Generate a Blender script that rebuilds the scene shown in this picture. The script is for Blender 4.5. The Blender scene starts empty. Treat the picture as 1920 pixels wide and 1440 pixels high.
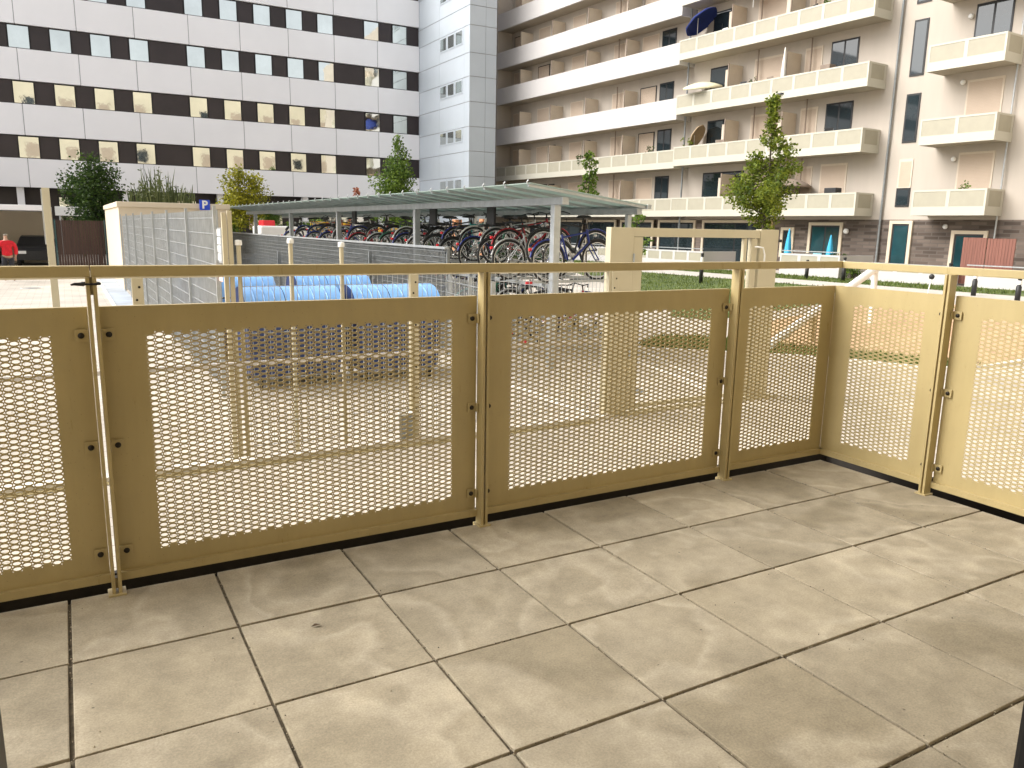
import bpy, bmesh, math, random
from mathutils import Vector, Matrix
random.seed(7)
R = math.radians
S = bpy.context.scene
COL = S.collection

# ------------------------------------------------------------------ camera
YAW, PITCH, ROLL = .5174, -.1961, .0187
CAM = Vector((.0835, -3.0654, 1.3374))
fw = Vector((math.sin(YAW)*math.cos(PITCH), math.cos(YAW)*math.cos(PITCH), math.sin(PITCH)))
rt = Vector((math.cos(YAW), -math.sin(YAW), 0)); up = rt.cross(fw)
rt, up = rt*math.cos(ROLL)+up*math.sin(ROLL), -rt*math.sin(ROLL)+up*math.cos(ROLL)
cd = bpy.data.cameras.new("camera"); cam = bpy.data.objects.new("camera", cd); COL.objects.link(cam)
cam.matrix_world = Matrix(((rt.x, up.x, -fw.x, CAM.x), (rt.y, up.y, -fw.y, CAM.y), (rt.z, up.z, -fw.z, CAM.z), (0, 0, 0, 1)))
cd.sensor_width = 36; cd.lens = 36*1467.43/1920; cd.clip_start = .02; cd.clip_end = 2000
S.camera = cam

# ------------------------------------------------------------------ light
SUN_EL, SUN_AZ = R(42), R(-66)            # azimuth from +Y towards +X: veiled light from ahead on the left
w = bpy.data.worlds.new("World"); S.world = w; w.use_nodes = True
nt = w.node_tree; nt.nodes.clear()
sky = nt.nodes.new('ShaderNodeTexSky'); sky.sky_type = 'NISHITA'; sky.sun_disc = False
sky.sun_elevation = SUN_EL; sky.sun_rotation = SUN_AZ; sky.air_density = 1.0; sky.dust_density = 4.0; sky.ozone_density = 1.0
hs = nt.nodes.new('ShaderNodeHueSaturation'); hs.inputs['Saturation'].default_value = .22
bg = nt.nodes.new('ShaderNodeBackground'); bg.inputs['Strength'].default_value = .15
wo = nt.nodes.new('ShaderNodeOutputWorld')
nt.links.new(sky.outputs[0], hs.inputs['Color']); nt.links.new(hs.outputs[0], bg.inputs[0]); nt.links.new(bg.outputs[0], wo.inputs[0])
sd = bpy.data.lights.new("sun", 'SUN'); sd.energy = 1.35; sd.angle = R(46); sd.color = (1, .95, .87)
sun = bpy.data.objects.new("sun", sd); COL.objects.link(sun)
sdir = Vector((math.sin(SUN_AZ)*math.cos(SUN_EL), math.cos(SUN_AZ)*math.cos(SUN_EL), math.sin(SUN_EL)))
sun.rotation_euler = (-sdir).to_track_quat('-Z', 'Y').to_euler()
S.view_settings.view_transform = 'Standard'; S.view_settings.look = 'None'
S.view_settings.exposure = 1.08; S.view_settings.gamma = 1
S.cycles.max_bounces = 8; S.cycles.diffuse_bounces = 5; S.cycles.glossy_bounces = 4

# ------------------------------------------------------------------ materials
def nd(t, ty, **k):
    n = t.nodes.new(ty)
    for a, b in k.items():
        if a in n.inputs: n.inputs[a].default_value = b
        else: setattr(n, a, b)
    return n
def mat(name, col, rough=.6, metal=0., var=.12, scale=4., bump=0., bscale=60., spec=.5, coords='Object', stretch=None, trans=0.):
    m = bpy.data.materials.new(name); m.use_nodes = True; t = m.node_tree
    b = t.nodes['Principled BSDF']; b.inputs['Roughness'].default_value = rough; b.inputs['Metallic'].default_value = metal
    b.inputs['Specular IOR Level'].default_value = spec
    tc = nd(t, 'ShaderNodeTexCoord'); src = tc.outputs[coords]
    if stretch:
        mp = nd(t, 'ShaderNodeMapping'); mp.inputs['Scale'].default_value = stretch; t.links.new(src, mp.inputs[0]); src = mp.outputs[0]
    n = nd(t, 'ShaderNodeTexNoise', Scale=scale, Detail=5., Roughness=.6); t.links.new(src, n.inputs['Vector'])
    mr = nd(t, 'ShaderNodeMapRange'); mr.inputs[1].default_value = .3; mr.inputs[2].default_value = .7
    mr.inputs[3].default_value = 1-var; mr.inputs[4].default_value = 1+var; t.links.new(n.outputs[0], mr.inputs[0])
    mx = nd(t, 'ShaderNodeVectorMath', operation='SCALE'); mx.inputs[0].default_value = col; t.links.new(mr.outputs[0], mx.inputs['Scale'])
    t.links.new(mx.outputs[0], b.inputs['Base Color'])
    if bump:
        n2 = nd(t, 'ShaderNodeTexNoise', Scale=bscale, Detail=3.); t.links.new(src, n2.inputs['Vector'])
        bp = nd(t, 'ShaderNodeBump', Strength=bump, Distance=.01); t.links.new(n2.outputs[0], bp.inputs['Height']); t.links.new(bp.outputs[0], b.inputs['Normal'])
    if trans: b.inputs['Transmission Weight'].default_value = trans
    return m

def stone_mat(name, c1, c2, stain, bump=.25, tilevar=True):
    """pressed concrete slab: fine grain, soft water rings, each slab a touch different"""
    m = bpy.data.materials.new(name); m.use_nodes = True; t = m.node_tree; L = t.links.new
    b = t.nodes['Principled BSDF']; b.inputs['Roughness'].default_value = .82; b.inputs['Specular IOR Level'].default_value = .3
    tc = nd(t, 'ShaderNodeTexCoord'); at = nd(t, 'ShaderNodeAttribute', attribute_name='slab')
    off = nd(t, 'ShaderNodeVectorMath', operation='SCALE'); off.inputs[0].default_value = (37., 61., 13.); L(at.outputs['Fac'], off.inputs['Scale'])
    ad = nd(t, 'ShaderNodeVectorMath', operation='ADD'); L(tc.outputs['Object'], ad.inputs[0]); L(off.outputs[0], ad.inputs[1])
    n1 = nd(t, 'ShaderNodeTexNoise', Scale=1.5, Detail=3., Roughness=.45, Distortion=.25); L(ad.outputs[0], n1.inputs['Vector'])
    r1 = nd(t, 'ShaderNodeValToRGB'); e = r1.color_ramp.elements
    e[0].position = .36; e[0].color = (.1, .1, .1, 1); e[1].position = .42; e[1].color = (.75, .75, .75, 1)
    k = e.new(.50); k.color = (.45, .45, .45, 1); k = e.new(.525); k.color = (1, 1, 1, 1); k = e.new(.57); k.color = (.55, .55, .55, 1); k = e.new(.68); k.color = (.3, .3, .3, 1)
    L(n1.outputs[0], r1.inputs[0])
    mixc = nd(t, 'ShaderNodeMix', data_type='RGBA'); mixc.inputs[6].default_value = (*c1, 1); mixc.inputs[7].default_value = (*c2, 1); L(r1.outputs[0], mixc.inputs[0])
    n2 = nd(t, 'ShaderNodeTexNoise', Scale=9., Detail=6., Roughness=.65); L(ad.outputs[0], n2.inputs['Vector'])
    n3 = nd(t, 'ShaderNodeTexNoise', Scale=150., Detail=4., Roughness=.7); L(tc.outputs['Object'], n3.inputs['Vector'])
    mr = nd(t, 'ShaderNodeMapRange'); mr.inputs[1].default_value = .3; mr.inputs[2].default_value = .7; mr.inputs[3].default_value = .80; mr.inputs[4].default_value = 1.14; L(n2.outputs[0], mr.inputs[0])
    mr3 = nd(t, 'ShaderNodeMapRange'); mr3.inputs[1].default_value = .25; mr3.inputs[2].default_value = .75; mr3.inputs[3].default_value = .74; mr3.inputs[4].default_value = 1.2; L(n3.outputs[0], mr3.inputs[0])
    wn = nd(t, 'ShaderNodeTexWhiteNoise', noise_dimensions='1D'); L(at.outputs['Fac'], wn.inputs['W'])
    mrt = nd(t, 'ShaderNodeMapRange'); mrt.inputs[3].default_value = .89; mrt.inputs[4].default_value = 1.09; L(wn.outputs[0], mrt.inputs[0])
    p1 = nd(t, 'ShaderNodeMath', operation='MULTIPLY'); L(mr.outputs[0], p1.inputs[0]); L(mr3.outputs[0], p1.inputs[1])
    p2 = nd(t, 'ShaderNodeMath', operation='MULTIPLY'); L(p1.outputs[0], p2.inputs[0]); L(mrt.outputs[0], p2.inputs[1])
    # small dark specks
    vo = nd(t, 'ShaderNodeTexVoronoi', Scale=9.); L(ad.outputs[0], vo.inputs['Vector'])
    sp = nd(t, 'ShaderNodeMapRange'); sp.inputs[1].default_value = .025; sp.inputs[2].default_value = .05; sp.inputs[3].default_value = .45; sp.inputs[4].default_value = 1; L(vo.outputs['Distance'], sp.inputs[0])
    p3 = nd(t, 'ShaderNodeMath', operation='MULTIPLY'); L(p2.outputs[0], p3.inputs[0]); L(sp.outputs[0], p3.inputs[1])
    fin = nd(t, 'ShaderNodeVectorMath', operation='SCALE'); L(mixc.outputs[2], fin.inputs[0]); L(p3.outputs[0], fin.inputs['Scale'])
    L(fin.outputs[0], b.inputs['Base Color'])
    bp = nd(t, 'ShaderNodeBump', Strength=bump, Distance=.004); L(n3.outputs[0], bp.inputs['Height']); L(bp.outputs[0], b.inputs['Normal'])
    return m

def brick_mat(name, c1, c2, mortar, scale=1., bw=.5, rh=.12, coords='Object', bump=.5, rot=None, msize=.012):
    m = bpy.data.materials.new(name); m.use_nodes = True; t = m.node_tree; L = t.links.new
    b = t.nodes['Principled BSDF']; b.inputs['Roughness'].default_value = .85; b.inputs['Specular IOR Level'].default_value = .25
    tc = nd(t, 'ShaderNodeTexCoord'); mp = nd(t, 'ShaderNodeMapping')
    if rot == 'yz':
        sx = nd(t, 'ShaderNodeSeparateXYZ'); cx = nd(t, 'ShaderNodeCombineXYZ'); L(tc.outputs[coords], sx.inputs[0]); L(sx.outputs['Y'], cx.inputs['X']); L(sx.outputs['Z'], cx.inputs['Y']); L(cx.outputs[0], mp.inputs[0])
    else: L(tc.outputs[coords], mp.inputs[0])
    br = nd(t, 'ShaderNodeTexBrick'); br.inputs['Scale'].default_value = scale; br.inputs['Brick Width'].default_value = bw; br.inputs['Row Height'].default_value = rh
    br.inputs['Mortar Size'].default_value = msize; br.inputs['Color1'].default_value = (*c1, 1); br.inputs['Color2'].default_value = (*c2, 1); br.inputs['Mortar'].default_value = (*mortar, 1)
    br.inputs['Bias'].default_value = 0; L(mp.outputs[0], br.inputs['Vector'])
    n = nd(t, 'ShaderNodeTexNoise', Scale=.8, Detail=5.); L(tc.outputs[coords], n.inputs['Vector'])
    mr = nd(t, 'ShaderNodeMapRange'); mr.inputs[1].default_value = .3; mr.inputs[2].default_value = .7; mr.inputs[3].default_value = .85; mr.inputs[4].default_value = 1.15; L(n.outputs[0], mr.inputs[0])
    fin = nd(t, 'ShaderNodeVectorMath', operation='SCALE'); L(br.outputs['Color'], fin.inputs[0]); L(mr.outputs[0], fin.inputs['Scale']); L(fin.outputs[0], b.inputs['Base Color'])
    if bump:
        bp = nd(t, 'ShaderNodeBump', Strength=bump, Distance=.02); bp.invert = True; L(br.outputs['Fac'], bp.inputs['Height']); L(bp.outputs[0], b.inputs['Normal'])
    return m

def grass_mat(name, c1, c2):
    m = bpy.data.materials.new(name); m.use_nodes = True; t = m.node_tree; L = t.links.new
    b = t.nodes['Principled BSDF']; b.inputs['Roughness'].default_value = .9
    tc = nd(t, 'ShaderNodeTexCoord'); n = nd(t, 'ShaderNodeTexNoise', Scale=1.3, Detail=8., Roughness=.75); L(tc.outputs['Object'], n.inputs['Vector'])
    r = nd(t, 'ShaderNodeValToRGB'); r.color_ramp.elements[0].position = .35; r.color_ramp.elements[0].color = (*c1, 1); r.color_ramp.elements[1].position = .68; r.color_ramp.elements[1].color = (*c2, 1)
    L(n.outputs[0], r.inputs[0]); L(r.outputs[0], b.inputs['Base Color'])
    n2 = nd(t, 'ShaderNodeTexNoise', Scale=40., Detail=3.); L(tc.outputs['Object'], n2.inputs['Vector'])
    bp = nd(t, 'ShaderNodeBump', Strength=.8, Distance=.05); L(n2.outputs[0], bp.inputs['Height']); L(bp.outputs[0], b.inputs['Normal'])
    return m

def leaf_mat(name, c1, c2):
    m = bpy.data.materials.new(name); m.use_nodes = True; t = m.node_tree; L = t.links.new
    b = t.nodes['Principled BSDF']; b.inputs['Roughness'].default_value = .55; b.inputs['Specular IOR Level'].default_value = .3
    at = nd(t, 'ShaderNodeAttribute', attribute_name='tone')
    mx = nd(t, 'ShaderNodeMix', data_type='RGBA'); mx.inputs[6].default_value = (*c1, 1); mx.inputs[7].default_value = (*c2, 1)
    L(at.outputs['Fac'], mx.inputs[0]); L(mx.outputs[2], b.inputs['Base Color'])
    tr = nd(t, 'ShaderNodeBsdfTranslucent'); L(mx.outputs[2], tr.inputs[0])
    ms = nd(t, 'ShaderNodeMixShader'); ms.inputs[0].default_value = .35; L(b.outputs[0], ms.inputs[1]); L(tr.outputs[0], ms.inputs[2])
    L(ms.outputs[0], t.nodes['Material Output'].inputs[0])
    return m

M = {}
def coat_mat():
    m = mat('beige_powder_coat', (.43, .345, .17), .36, var=.06, scale=2.2, bump=.05, bscale=420, spec=.5); t = m.node_tree; L = t.links.new; b = t.nodes['Principled BSDF']
    tc = nd(t, 'ShaderNodeTexCoord'); mp = nd(t, 'ShaderNodeMapping'); mp.inputs['Scale'].default_value = (7, 7, .9); L(tc.outputs['Object'], mp.inputs[0])
    n = nd(t, 'ShaderNodeTexNoise', Scale=2.5, Detail=6., Roughness=.7); L(mp.outputs[0], n.inputs['Vector'])
    mr = nd(t, 'ShaderNodeMapRange'); mr.inputs[1].default_value = .3; mr.inputs[2].default_value = .75; mr.inputs[3].default_value = .24; mr.inputs[4].default_value = .55; L(n.outputs[0], mr.inputs[0]); L(mr.outputs[0], b.inputs['Roughness'])
    # faint dust and dried drops
    vo = nd(t, 'ShaderNodeTexVoronoi', Scale=46.); L(tc.outputs['Object'], vo.inputs['Vector'])
    r2 = nd(t, 'ShaderNodeMapRange'); r2.inputs[1].default_value = .07; r2.inputs[2].default_value = .11; r2.inputs[3].default_value = .80; r2.inputs[4].default_value = 1.; L(vo.outputs['Distance'], r2.inputs[0])
    r3 = nd(t, 'ShaderNodeMapRange'); r3.inputs[1].default_value = .35; r3.inputs[2].default_value = .75; r3.inputs[3].default_value = .965; r3.inputs[4].default_value = 1.045; L(n.outputs[0], r3.inputs[0])
    pm_ = nd(t, 'ShaderNodeMath', operation='MULTIPLY'); L(r2.outputs[0], pm_.inputs[0]); L(r3.outputs[0], pm_.inputs[1])
    src = b.inputs['Base Color'].links[0].from_socket; sc = nd(t, 'ShaderNodeVectorMath', operation='SCALE'); L(src, sc.inputs[0]); L(pm_.outputs[0], sc.inputs['Scale']); L(sc.outputs[0], b.inputs['Base Color'])
    return m
M['rail'] = coat_mat()
M['bolt'] = mat('dark_bolt', (.03, .025, .02), .5, .6, var=.2, scale=50)
M['slab'] = stone_mat('terrace_slabs', (.26, .22, .15), (.42, .365, .27), (.2, .16, .1))
M['under'] = mat('near_black_base', (.018, .014, .01), .9, var=.3, scale=8)  # near black colour also stands for deep shade in the slot under the railing
M['render'] = mat('beige_render', (.76, .68, .52), .85, var=.04, scale=.6, bump=.15, bscale=90, spec=.2)
M['render2'] = mat('pale_beige_render', (.465, .415, .36), .85, var=.07, scale=.9, stretch=(1, 1, .16), bump=.1, bscale=60, spec=.2)
M['white_parapet'] = mat('white_parapet', (.53, .51, .50), .7, var=.025, scale=.5, spec=.3)
M['cream_metal'] = mat('cream_metal', (.50, .48, .405), .5, var=.03, scale=.7)
M['perf'] = mat('perforated_infill', (.36, .335, .26), .6, var=.04, scale=3)
M['soffit'] = mat('soffit_concrete', (.40, .35, .28), .9, var=.08, scale=.8)
M['office_white'] = mat('white_cladding', (.81, .81, .84), .45, var=.03, scale=.25, spec=.4)
M['office_joint'] = mat('panel_joint', (.30, .30, .32), .7)
M['brown_panel'] = mat('brown_panel', (.030, .022, .023), .38, var=.25, scale=.5, spec=.4)
M['office_glass'] = mat('mirror_glass', (.66, .69, .66), .03, 1., var=.10, scale=.5, bump=.25, bscale=1.1)
M['frame_dark'] = mat('anthracite_frame', (.010, .010, .011), .5, var=.15)
M['glass'] = mat('window_glass', (.02, .03, .035), .03, 0, var=.2, scale=.6, spec=1.)
M['teal_glass'] = mat('teal_glass', (.012, .05, .06), .05, 0, var=.3, scale=1, spec=.8)
M['tower'] = mat('pale_blue_cladding', (.48, .53, .58), .35, var=.06, scale=.25, spec=.5)
M['tower_glass'] = mat('tower_glass', (.42, .46, .46), .06, .8, var=.1, scale=.4)
M['white'] = mat('white_paint', (.78, .78, .76), .5, var=.03)
M['shutter'] = mat('beige_shutter', (.50, .40, .31), .65, var=.03, scale=2)
M['beige_stucco'] = mat('beige_wall', (.62, .54, .42), .85, var=.04, scale=.5, spec=.2)  # even cream beige wall colour
M['partition'] = mat('partition_screen', (.60, .52, .42), .7, var=.04)
M['brick'] = brick_mat('grey_brown_brick', (.075, .058, .048), (.20, .16, .135), (.13, .11, .095), 1., .62, .15, rot='yz', bump=.6, msize=.02)
M['galv'] = mat('galvanised_steel', (.42, .44, .45), .45, .55, var=.15, scale=6)
M['galv_dark'] = mat('dull_galvanised_steel', (.22, .235, .24), .5, .3, var=.15, scale=6)
M['roofsheet'] = leaf_mat('ribbed_roof_sheet', (.48, .56, .52), (.48, .56, .52)); M['roofsheet'].node_tree.nodes['Mix Shader'].inputs[0].default_value = .5
M['gate'] = mat('khaki_powder_coat', (.50, .45, .32), .45, var=.04, scale=2)
M['bin'] = mat('dark_blue_plastic', (.015, .035, .13), .5, var=.12, scale=4)
M['lid'] = mat('bright_blue_plastic', (.20, .41, .78), .22, var=.15, scale=5)
M['black'] = mat('black_plastic', (.015, .015, .016), .5, var=.2, scale=8)
M['rubber'] = mat('rubber', (.02, .02, .02), .8, var=.2)
M['chrome'] = mat('bare_metal', (.6, .6, .6), .25, .9, var=.05)
M['bark'] = mat('bark', (.085, .07, .05), .9, var=.35, scale=14, bump=.6, bscale=30)
M['wood_stake'] = mat('pale_wood', (.42, .33, .2), .8, var=.15, scale=6, stretch=(8, 8, 1))
M['brown_fence'] = mat('brown_boards', (.045, .022, .016), .7, var=.45, scale=9, stretch=(1, 1, .05), bump=.4, bscale=10)
M['red_screen'] = mat('brown_red_screen', (.21, .085, .062), .7, var=.25, scale=9, stretch=(3, 3, .1), bump=.3)
M['turq'] = mat('turquoise_cloth', (.06, .42, .68), .8, var=.06)
M['navy'] = mat('navy_cloth', (.012, .03, .17), .8, var=.1)
M['parasol_white'] = mat('white_cloth', (.78, .76, .70), .85, var=.04)
M['parasol_cream'] = mat('cream_cloth', (.70, .66, .46), .85, var=.04)
M['orange'] = mat('orange_cloth', (.50, .22, .05), .85, var=.1)
M['taupe'] = mat('taupe_cloth', (.24, .19, .15), .85, var=.1)
M['red'] = mat('red_paint', (.62, .02, .03), .45, var=.08)
M['redcloth'] = mat('red_cloth', (.55, .008, .02), .8, var=.2, scale=10)
M['darkcloth'] = mat('dark_cloth', (.02, .022, .03), .85, var=.2)
M['skin'] = mat('skin', (.45, .27, .19), .55, var=.05)
M['hair'] = mat('grey_hair', (.30, .27, .23), .8, var=.2, scale=30)
M['signblue'] = mat('sign_blue', (.01, .06, .55), .4, var=.03)
M['yellow'] = mat('yellow_board', (.62, .38, .02), .6, var=.1)
M['tan'] = mat('tan_cloth', (.42, .31, .19), .85, var=.12)
M['rust'] = mat('rust_orange', (.50, .23, .11), .8, var=.15)
M['pink'] = mat('pink_paper', (.72, .48, .44), .8, var=.05)
M['paver'] = brick_mat('pale_pavers', (.44, .405, .355), (.50, .46, .405), (.33, .295, .245), 1., .4, .2, coords='Object', bump=.15, msize=.008)
M['pathgrey'] = mat('grey_path', (.47, .44, .40), .9, var=.1, scale=2, bump=.3)
M['kerb'] = mat('white_kerb', (.66, .63, .58), .8, var=.08, scale=3)
M['weeds'] = grass_mat('weeds', (.20, .15, .06), (.36, .30, .15))
M['grass'] = grass_mat('lawn_grass', (.045, .075, .018), (.15, .19, .055))
M['sand'] = mat('orange_sand', (.50, .33, .20), .95, var=.2, scale=2.5, bump=.4, bscale=25)
M['bluestrip'] = mat('blue_grey_paving', (.36, .40, .45), .8, var=.2, scale=1.2)
M['greywall'] = mat('grey_pebble_wall', (.23, .23, .23), .9, var=.35, scale=25, bump=.5, bscale=30)
M['interior'] = mat('interior_wall', (.6, .58, .54), .9, var=.02)
M['floorwood'] = mat('wood_floor', (.25, .16, .09), .5, var=.2, scale=6, stretch=(1, 8, 1))
M['leaf_dark'] = leaf_mat('dark_leaves', (.010, .030, .008), (.075, .13, .02))
M['leaf_yel'] = leaf_mat('yellow_green_leaves', (.10, .12, .01), (.42, .40, .03))
M['leaf_mid'] = leaf_mat('mid_leaves', (.035, .085, .012), (.19, .28, .04))
M['leaf_maple'] = leaf_mat('maple_leaves', (.045, .085, .010), (.27, .32, .035))
M['leaf_rust'] = leaf_mat('rusty_leaves', (.28, .08, .03), (.5, .2, .12))
M['reed'] = leaf_mat('reed_leaves', (.03, .05, .015), (.13, .15, .06))

# ------------------------------------------------------------------ mesh helpers
class MB:
    def __init__(s): s.v = []; s.f = []; s.mi = []; s.smooth = []
    def add(s, verts, faces, m=0, sm=False):
        o = len(s.v); s.v += [tuple(v) for v in verts]; s.f += [tuple(i+o for i in f) for f in faces]; s.mi += [m]*len(faces); s.smooth += [sm]*len(faces); return s
    def box(s, x0, x1, y0, y1, z0, z1, m=0, X=None):
        p = [Vector((x, y, z)) for z in (z0, z1) for y in (y0, y1) for x in (x0, x1)]
        if X: p = [X(q) for q in p]
        return s.add(p, [(0, 2, 3, 1), (4, 5, 7, 6), (0, 1, 5, 4), (2, 6, 7, 3), (0, 4, 6, 2), (1, 3, 7, 5)], m)
    def cbox(s, x0, x1, y0, y1, z0, z1, c=.004, m=0, X=None):
        """box with chamfered edges"""
        bm = bmesh.new(); bmesh.ops.create_cube(bm, size=1)
        for v in bm.verts: v.co = Vector(((x0+x1)/2+v.co.x*(x1-x0), (y0+y1)/2+v.co.y*(y1-y0), (z0+z1)/2+v.co.z*(z1-z0)))
        bmesh.ops.bevel(bm, geom=bm.edges[:], offset=c, segments=2, affect='EDGES', profile=.6)
        bm.verts.index_update()
        s.add([X(v.co) if X else v.co for v in bm.verts], [[v.index for v in f.verts] for f in bm.faces], m); bm.free(); return s
    def tube(s, pts, r, n=8, m=0, closed=False, caps=True):
        pts = [Vector(p) for p in pts]; k = len(pts); rs = r if isinstance(r, (list, tuple)) else [r]*k
        vs = []; ref = None
        for i, p in enumerate(pts):
            a = pts[(i-1) % k] if (i or closed) else p; b = pts[(i+1) % k] if (i < k-1 or closed) else p
            d = (b-a).normalized()
            if ref is None: ref = d.orthogonal().normalized()
            ref = (ref-d*ref.dot(d))
            ref = ref.normalized() if ref.length > 1e-5 else d.orthogonal().normalized()
            q = d.cross(ref)
            for j in range(n):
                an = 2*math.pi*j/n; vs.append(p+(ref*math.cos(an)+q*math.sin(an))*rs[i])
        fs = []
        for i in range(k if closed else k-1):
            i2 = (i+1) % k
            for j in range(n): fs.append((i*n+j, i*n+(j+1) % n, i2*n+(j+1) % n, i2*n+j))
        s.add(vs, fs, m, True)
        if caps and not closed: s.add(vs[:n], [tuple(range(n))[::-1]], m); s.add(vs[-n:], [tuple(range(n))], m)
        return s
    def lathe(s, prof, n=16, c=(0, 0, 0), m=0, ax='z'):
        vs = []
        for r, z in prof:
            for j in range(n):
                a = 2*math.pi*j/n; x, y = r*math.cos(a), r*math.sin(a)
                vs.append((c[0]+x, c[1]+y, c[2]+z) if ax == 'z' else ((c[0]+z, c[1]+x, c[2]+y) if ax == 'x' else (c[0]+x, c[1]+z, c[2]+y)))
        fs = [(i*n+j, i*n+(j+1) % n, (i+1)*n+(j+1) % n, (i+1)*n+j) for i in range(len(prof)-1) for j in range(n)]
        return s.add(vs, fs, m, True)
    def prism(s, poly, z0, z1, m=0, X=None):
        n = len(poly); vs = [Vector((x, y, z)) for z in (z0, z1) for x, y in poly]
        if X: vs = [X(q) for q in vs]
        return s.add(vs, [tuple(range(n))[::-1], tuple(range(n, 2*n))]+[(i, (i+1) % n, n+(i+1) % n, n+i) for i in range(n)], m)
    def build(s, name, mats, parent=None, loc=None):
        me = bpy.data.meshes.new(name); me.from_pydata(s.v, [], s.f); me.validate()
        for m in (mats if isinstance(mats, (list, tuple)) else [mats]): me.materials.append(M[m] if isinstance(m, str) else m)
        if len(me.polygons) == len(s.f):
            me.polygons.foreach_set('material_index', s.mi); me.polygons.foreach_set('use_smooth', s.smooth)
        bm = bmesh.new(); bm.from_mesh(me); bmesh.ops.recalc_face_normals(bm, faces=bm.faces); bm.to_mesh(me); bm.free()
        me.update()
        o = bpy.data.objects.new(name, me); COL.objects.link(o)
        if parent: o.parent = parent
        if loc: o.location = loc
        return o
def tag(o, label=None, cat=None, group=None, kind=None):
    if label: o['label'] = label
    if cat: o['category'] = cat
    if group: o['group'] = group
    if kind: o['kind'] = kind
    return o
def thing(name, label, cat, loc=(0, 0, 0), rz=0., group=None):
    o = bpy.data.objects.new(name, None); COL.objects.link(o); o.location = loc; o.rotation_euler = (0, 0, rz); o.empty_display_size = .2
    return tag(o, label, cat, group)
def copy_tree(o, parent=None):
    c = o.copy(); COL.objects.link(c); c.parent = parent
    for ch in list(o.children): copy_tree(ch, c)
    return c

# ------------------------------------------------------------------ ground
G0, G1, XA, XB = -.9, -.48, 13., 24.
def gz(x): return G0 if x <= XA else (G1 if x >= XB else G0+(G1-G0)*(x-XA)/(XB-XA))
xs = [-300, -60, XA, XB, 60, 300]; ys = [-300, 0, 60, 300]
mb = MB(); mb.add([(x, y, gz(x)) for y in ys for x in xs], [(j*6+i, j*6+i+1, (j+1)*6+i+1, (j+1)*6+i) for j in range(3) for i in range(5)])
tag(mb.build('courtyard_pavement', 'paver'), kind='structure')
def patch(name, poly, dz, m, kind='structure'):
    bm = bmesh.new(); bm.faces.new([bm.verts.new((x, y, 0)) for x, y in poly])
    for X in (XA, XB): bmesh.ops.bisect_plane(bm, geom=bm.verts[:]+bm.edges[:]+bm.faces[:], plane_co=(X, 0, 0), plane_no=(1, 0, 0))
    for v in bm.verts: v.co.z = gz(v.co.x)+dz
    bmesh.ops.recalc_face_normals(bm, faces=bm.faces)
    if sum(f.normal.z for f in bm.faces) < 0: bmesh.ops.reverse_faces(bm, faces=bm.faces)
    me = bpy.data.meshes.new(name); bm.to_mesh(me); bm.free(); me.materials.append(M[m]); o = bpy.data.objects.new(name, me); COL.objects.link(o)
    return tag(o, kind=kind)
def strip(name, pts, wd, h, m):
    """raised kerb along a polyline, following the ground"""
    mb = MB(); P = [Vector((x, y, 0)) for x, y in pts]; vs = []
    for i, p in enumerate(P):
        d = (P[min(i+1, len(P)-1)]-P[max(i-1, 0)]).normalized(); q = Vector((-d.y, d.x, 0))*wd/2
        for a in (-1, 1):
            b = p+q*a; vs += [(b.x, b.y, gz(b.x)-.05), (b.x, b.y, gz(b.x)+h)]
    fs = []
    for i in range(len(P)-1):
        a = i*4; b = a+4; fs += [(a, b, b+1, a+1), (a+1, b+1, b+3, a+3), (a+3, b+3, b+2, a+2)]
    fs += [(0, 1, 3, 2), (len(vs)-4, len(vs)-2, len(vs)-1, len(vs)-3)]
    mb.add(vs, fs); return tag(mb.build(name, m), kind='structure')
def smooth(pts, n=4):
    P = [Vector((x, y, 0)) for x, y in pts]; out = []
    for i in range(len(P)-1):
        p0, p1, p2, p3 = P[max(i-1, 0)], P[i], P[i+1], P[min(i+2, len(P)-1)]
        for k in range(n):
            t = k/n; q = .5*((2*p1)+(p2-p0)*t+(2*p0-5*p1+4*p2-p3)*t*t+(3*p1-p0-3*p2+p3)*t**3); out.append((q.x, q.y))
    return out+[(P[-1].x, P[-1].y)]

# apartment building frame: s along the facade (away from us), t out towards the courtyard
E = Vector((-math.sin(R(3.5)), math.cos(R(3.5)), 0)); N = Vector((-E.y, E.x, 0)); PO = Vector((30.346, 19.64, 0))
def L(s, t, z=0.): return PO+E*s+N*t+Vector((0, 0, z))
def XB_(q): return L(q.x, q.y, q.z)
def st(s, t): p = L(s, t); return (p.x, p.y)

patch('lawn', [st(-12, 1.5), st(30, 1.5), st(30, 4.6), st(-12, 4.6)], .005, 'grass')
patch('path', [st(-12, 4.6), st(34, 4.6), st(34, 6.9), st(-12, 6.9)], .009, 'pathgrey')
patch('lawn', smooth([st(-3, 6.9), st(26, 6.9), (22.4, 40), (20.5, 27), (15.4, 14.4), (13.9, 12.9), (14.2, 11.6), (20.4, 12.6), (21.0, 11.2), (21.3, 8)], 1), .005, 'grass')
patch('lawn', smooth([(9.9, 9.2), (10.1, 8.3), (12.0, 6.55), (12.9, 5.1), (14.0, 4.65), (13.6, 6.2), (12.9, 7.8), (12.4, 9.2), (11.3, 10.1)], 3), .005, 'grass')
patch('sand_area', smooth([(13.6, 6.2), (14.0, 4.65), (17, 4.5), (20.2, 5.0), (20.9, 8), (20.3, 11.5), (16.5, 11), (14.2, 10.4), (12.9, 9.6), (12.9, 7.8)], 1), .007, 'sand')
patch('sand_area', [(20.6, 12.7), (20.9, 9.2), (22.0, 9.0), (21.8, 12.9)], .009, 'sand')
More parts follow.
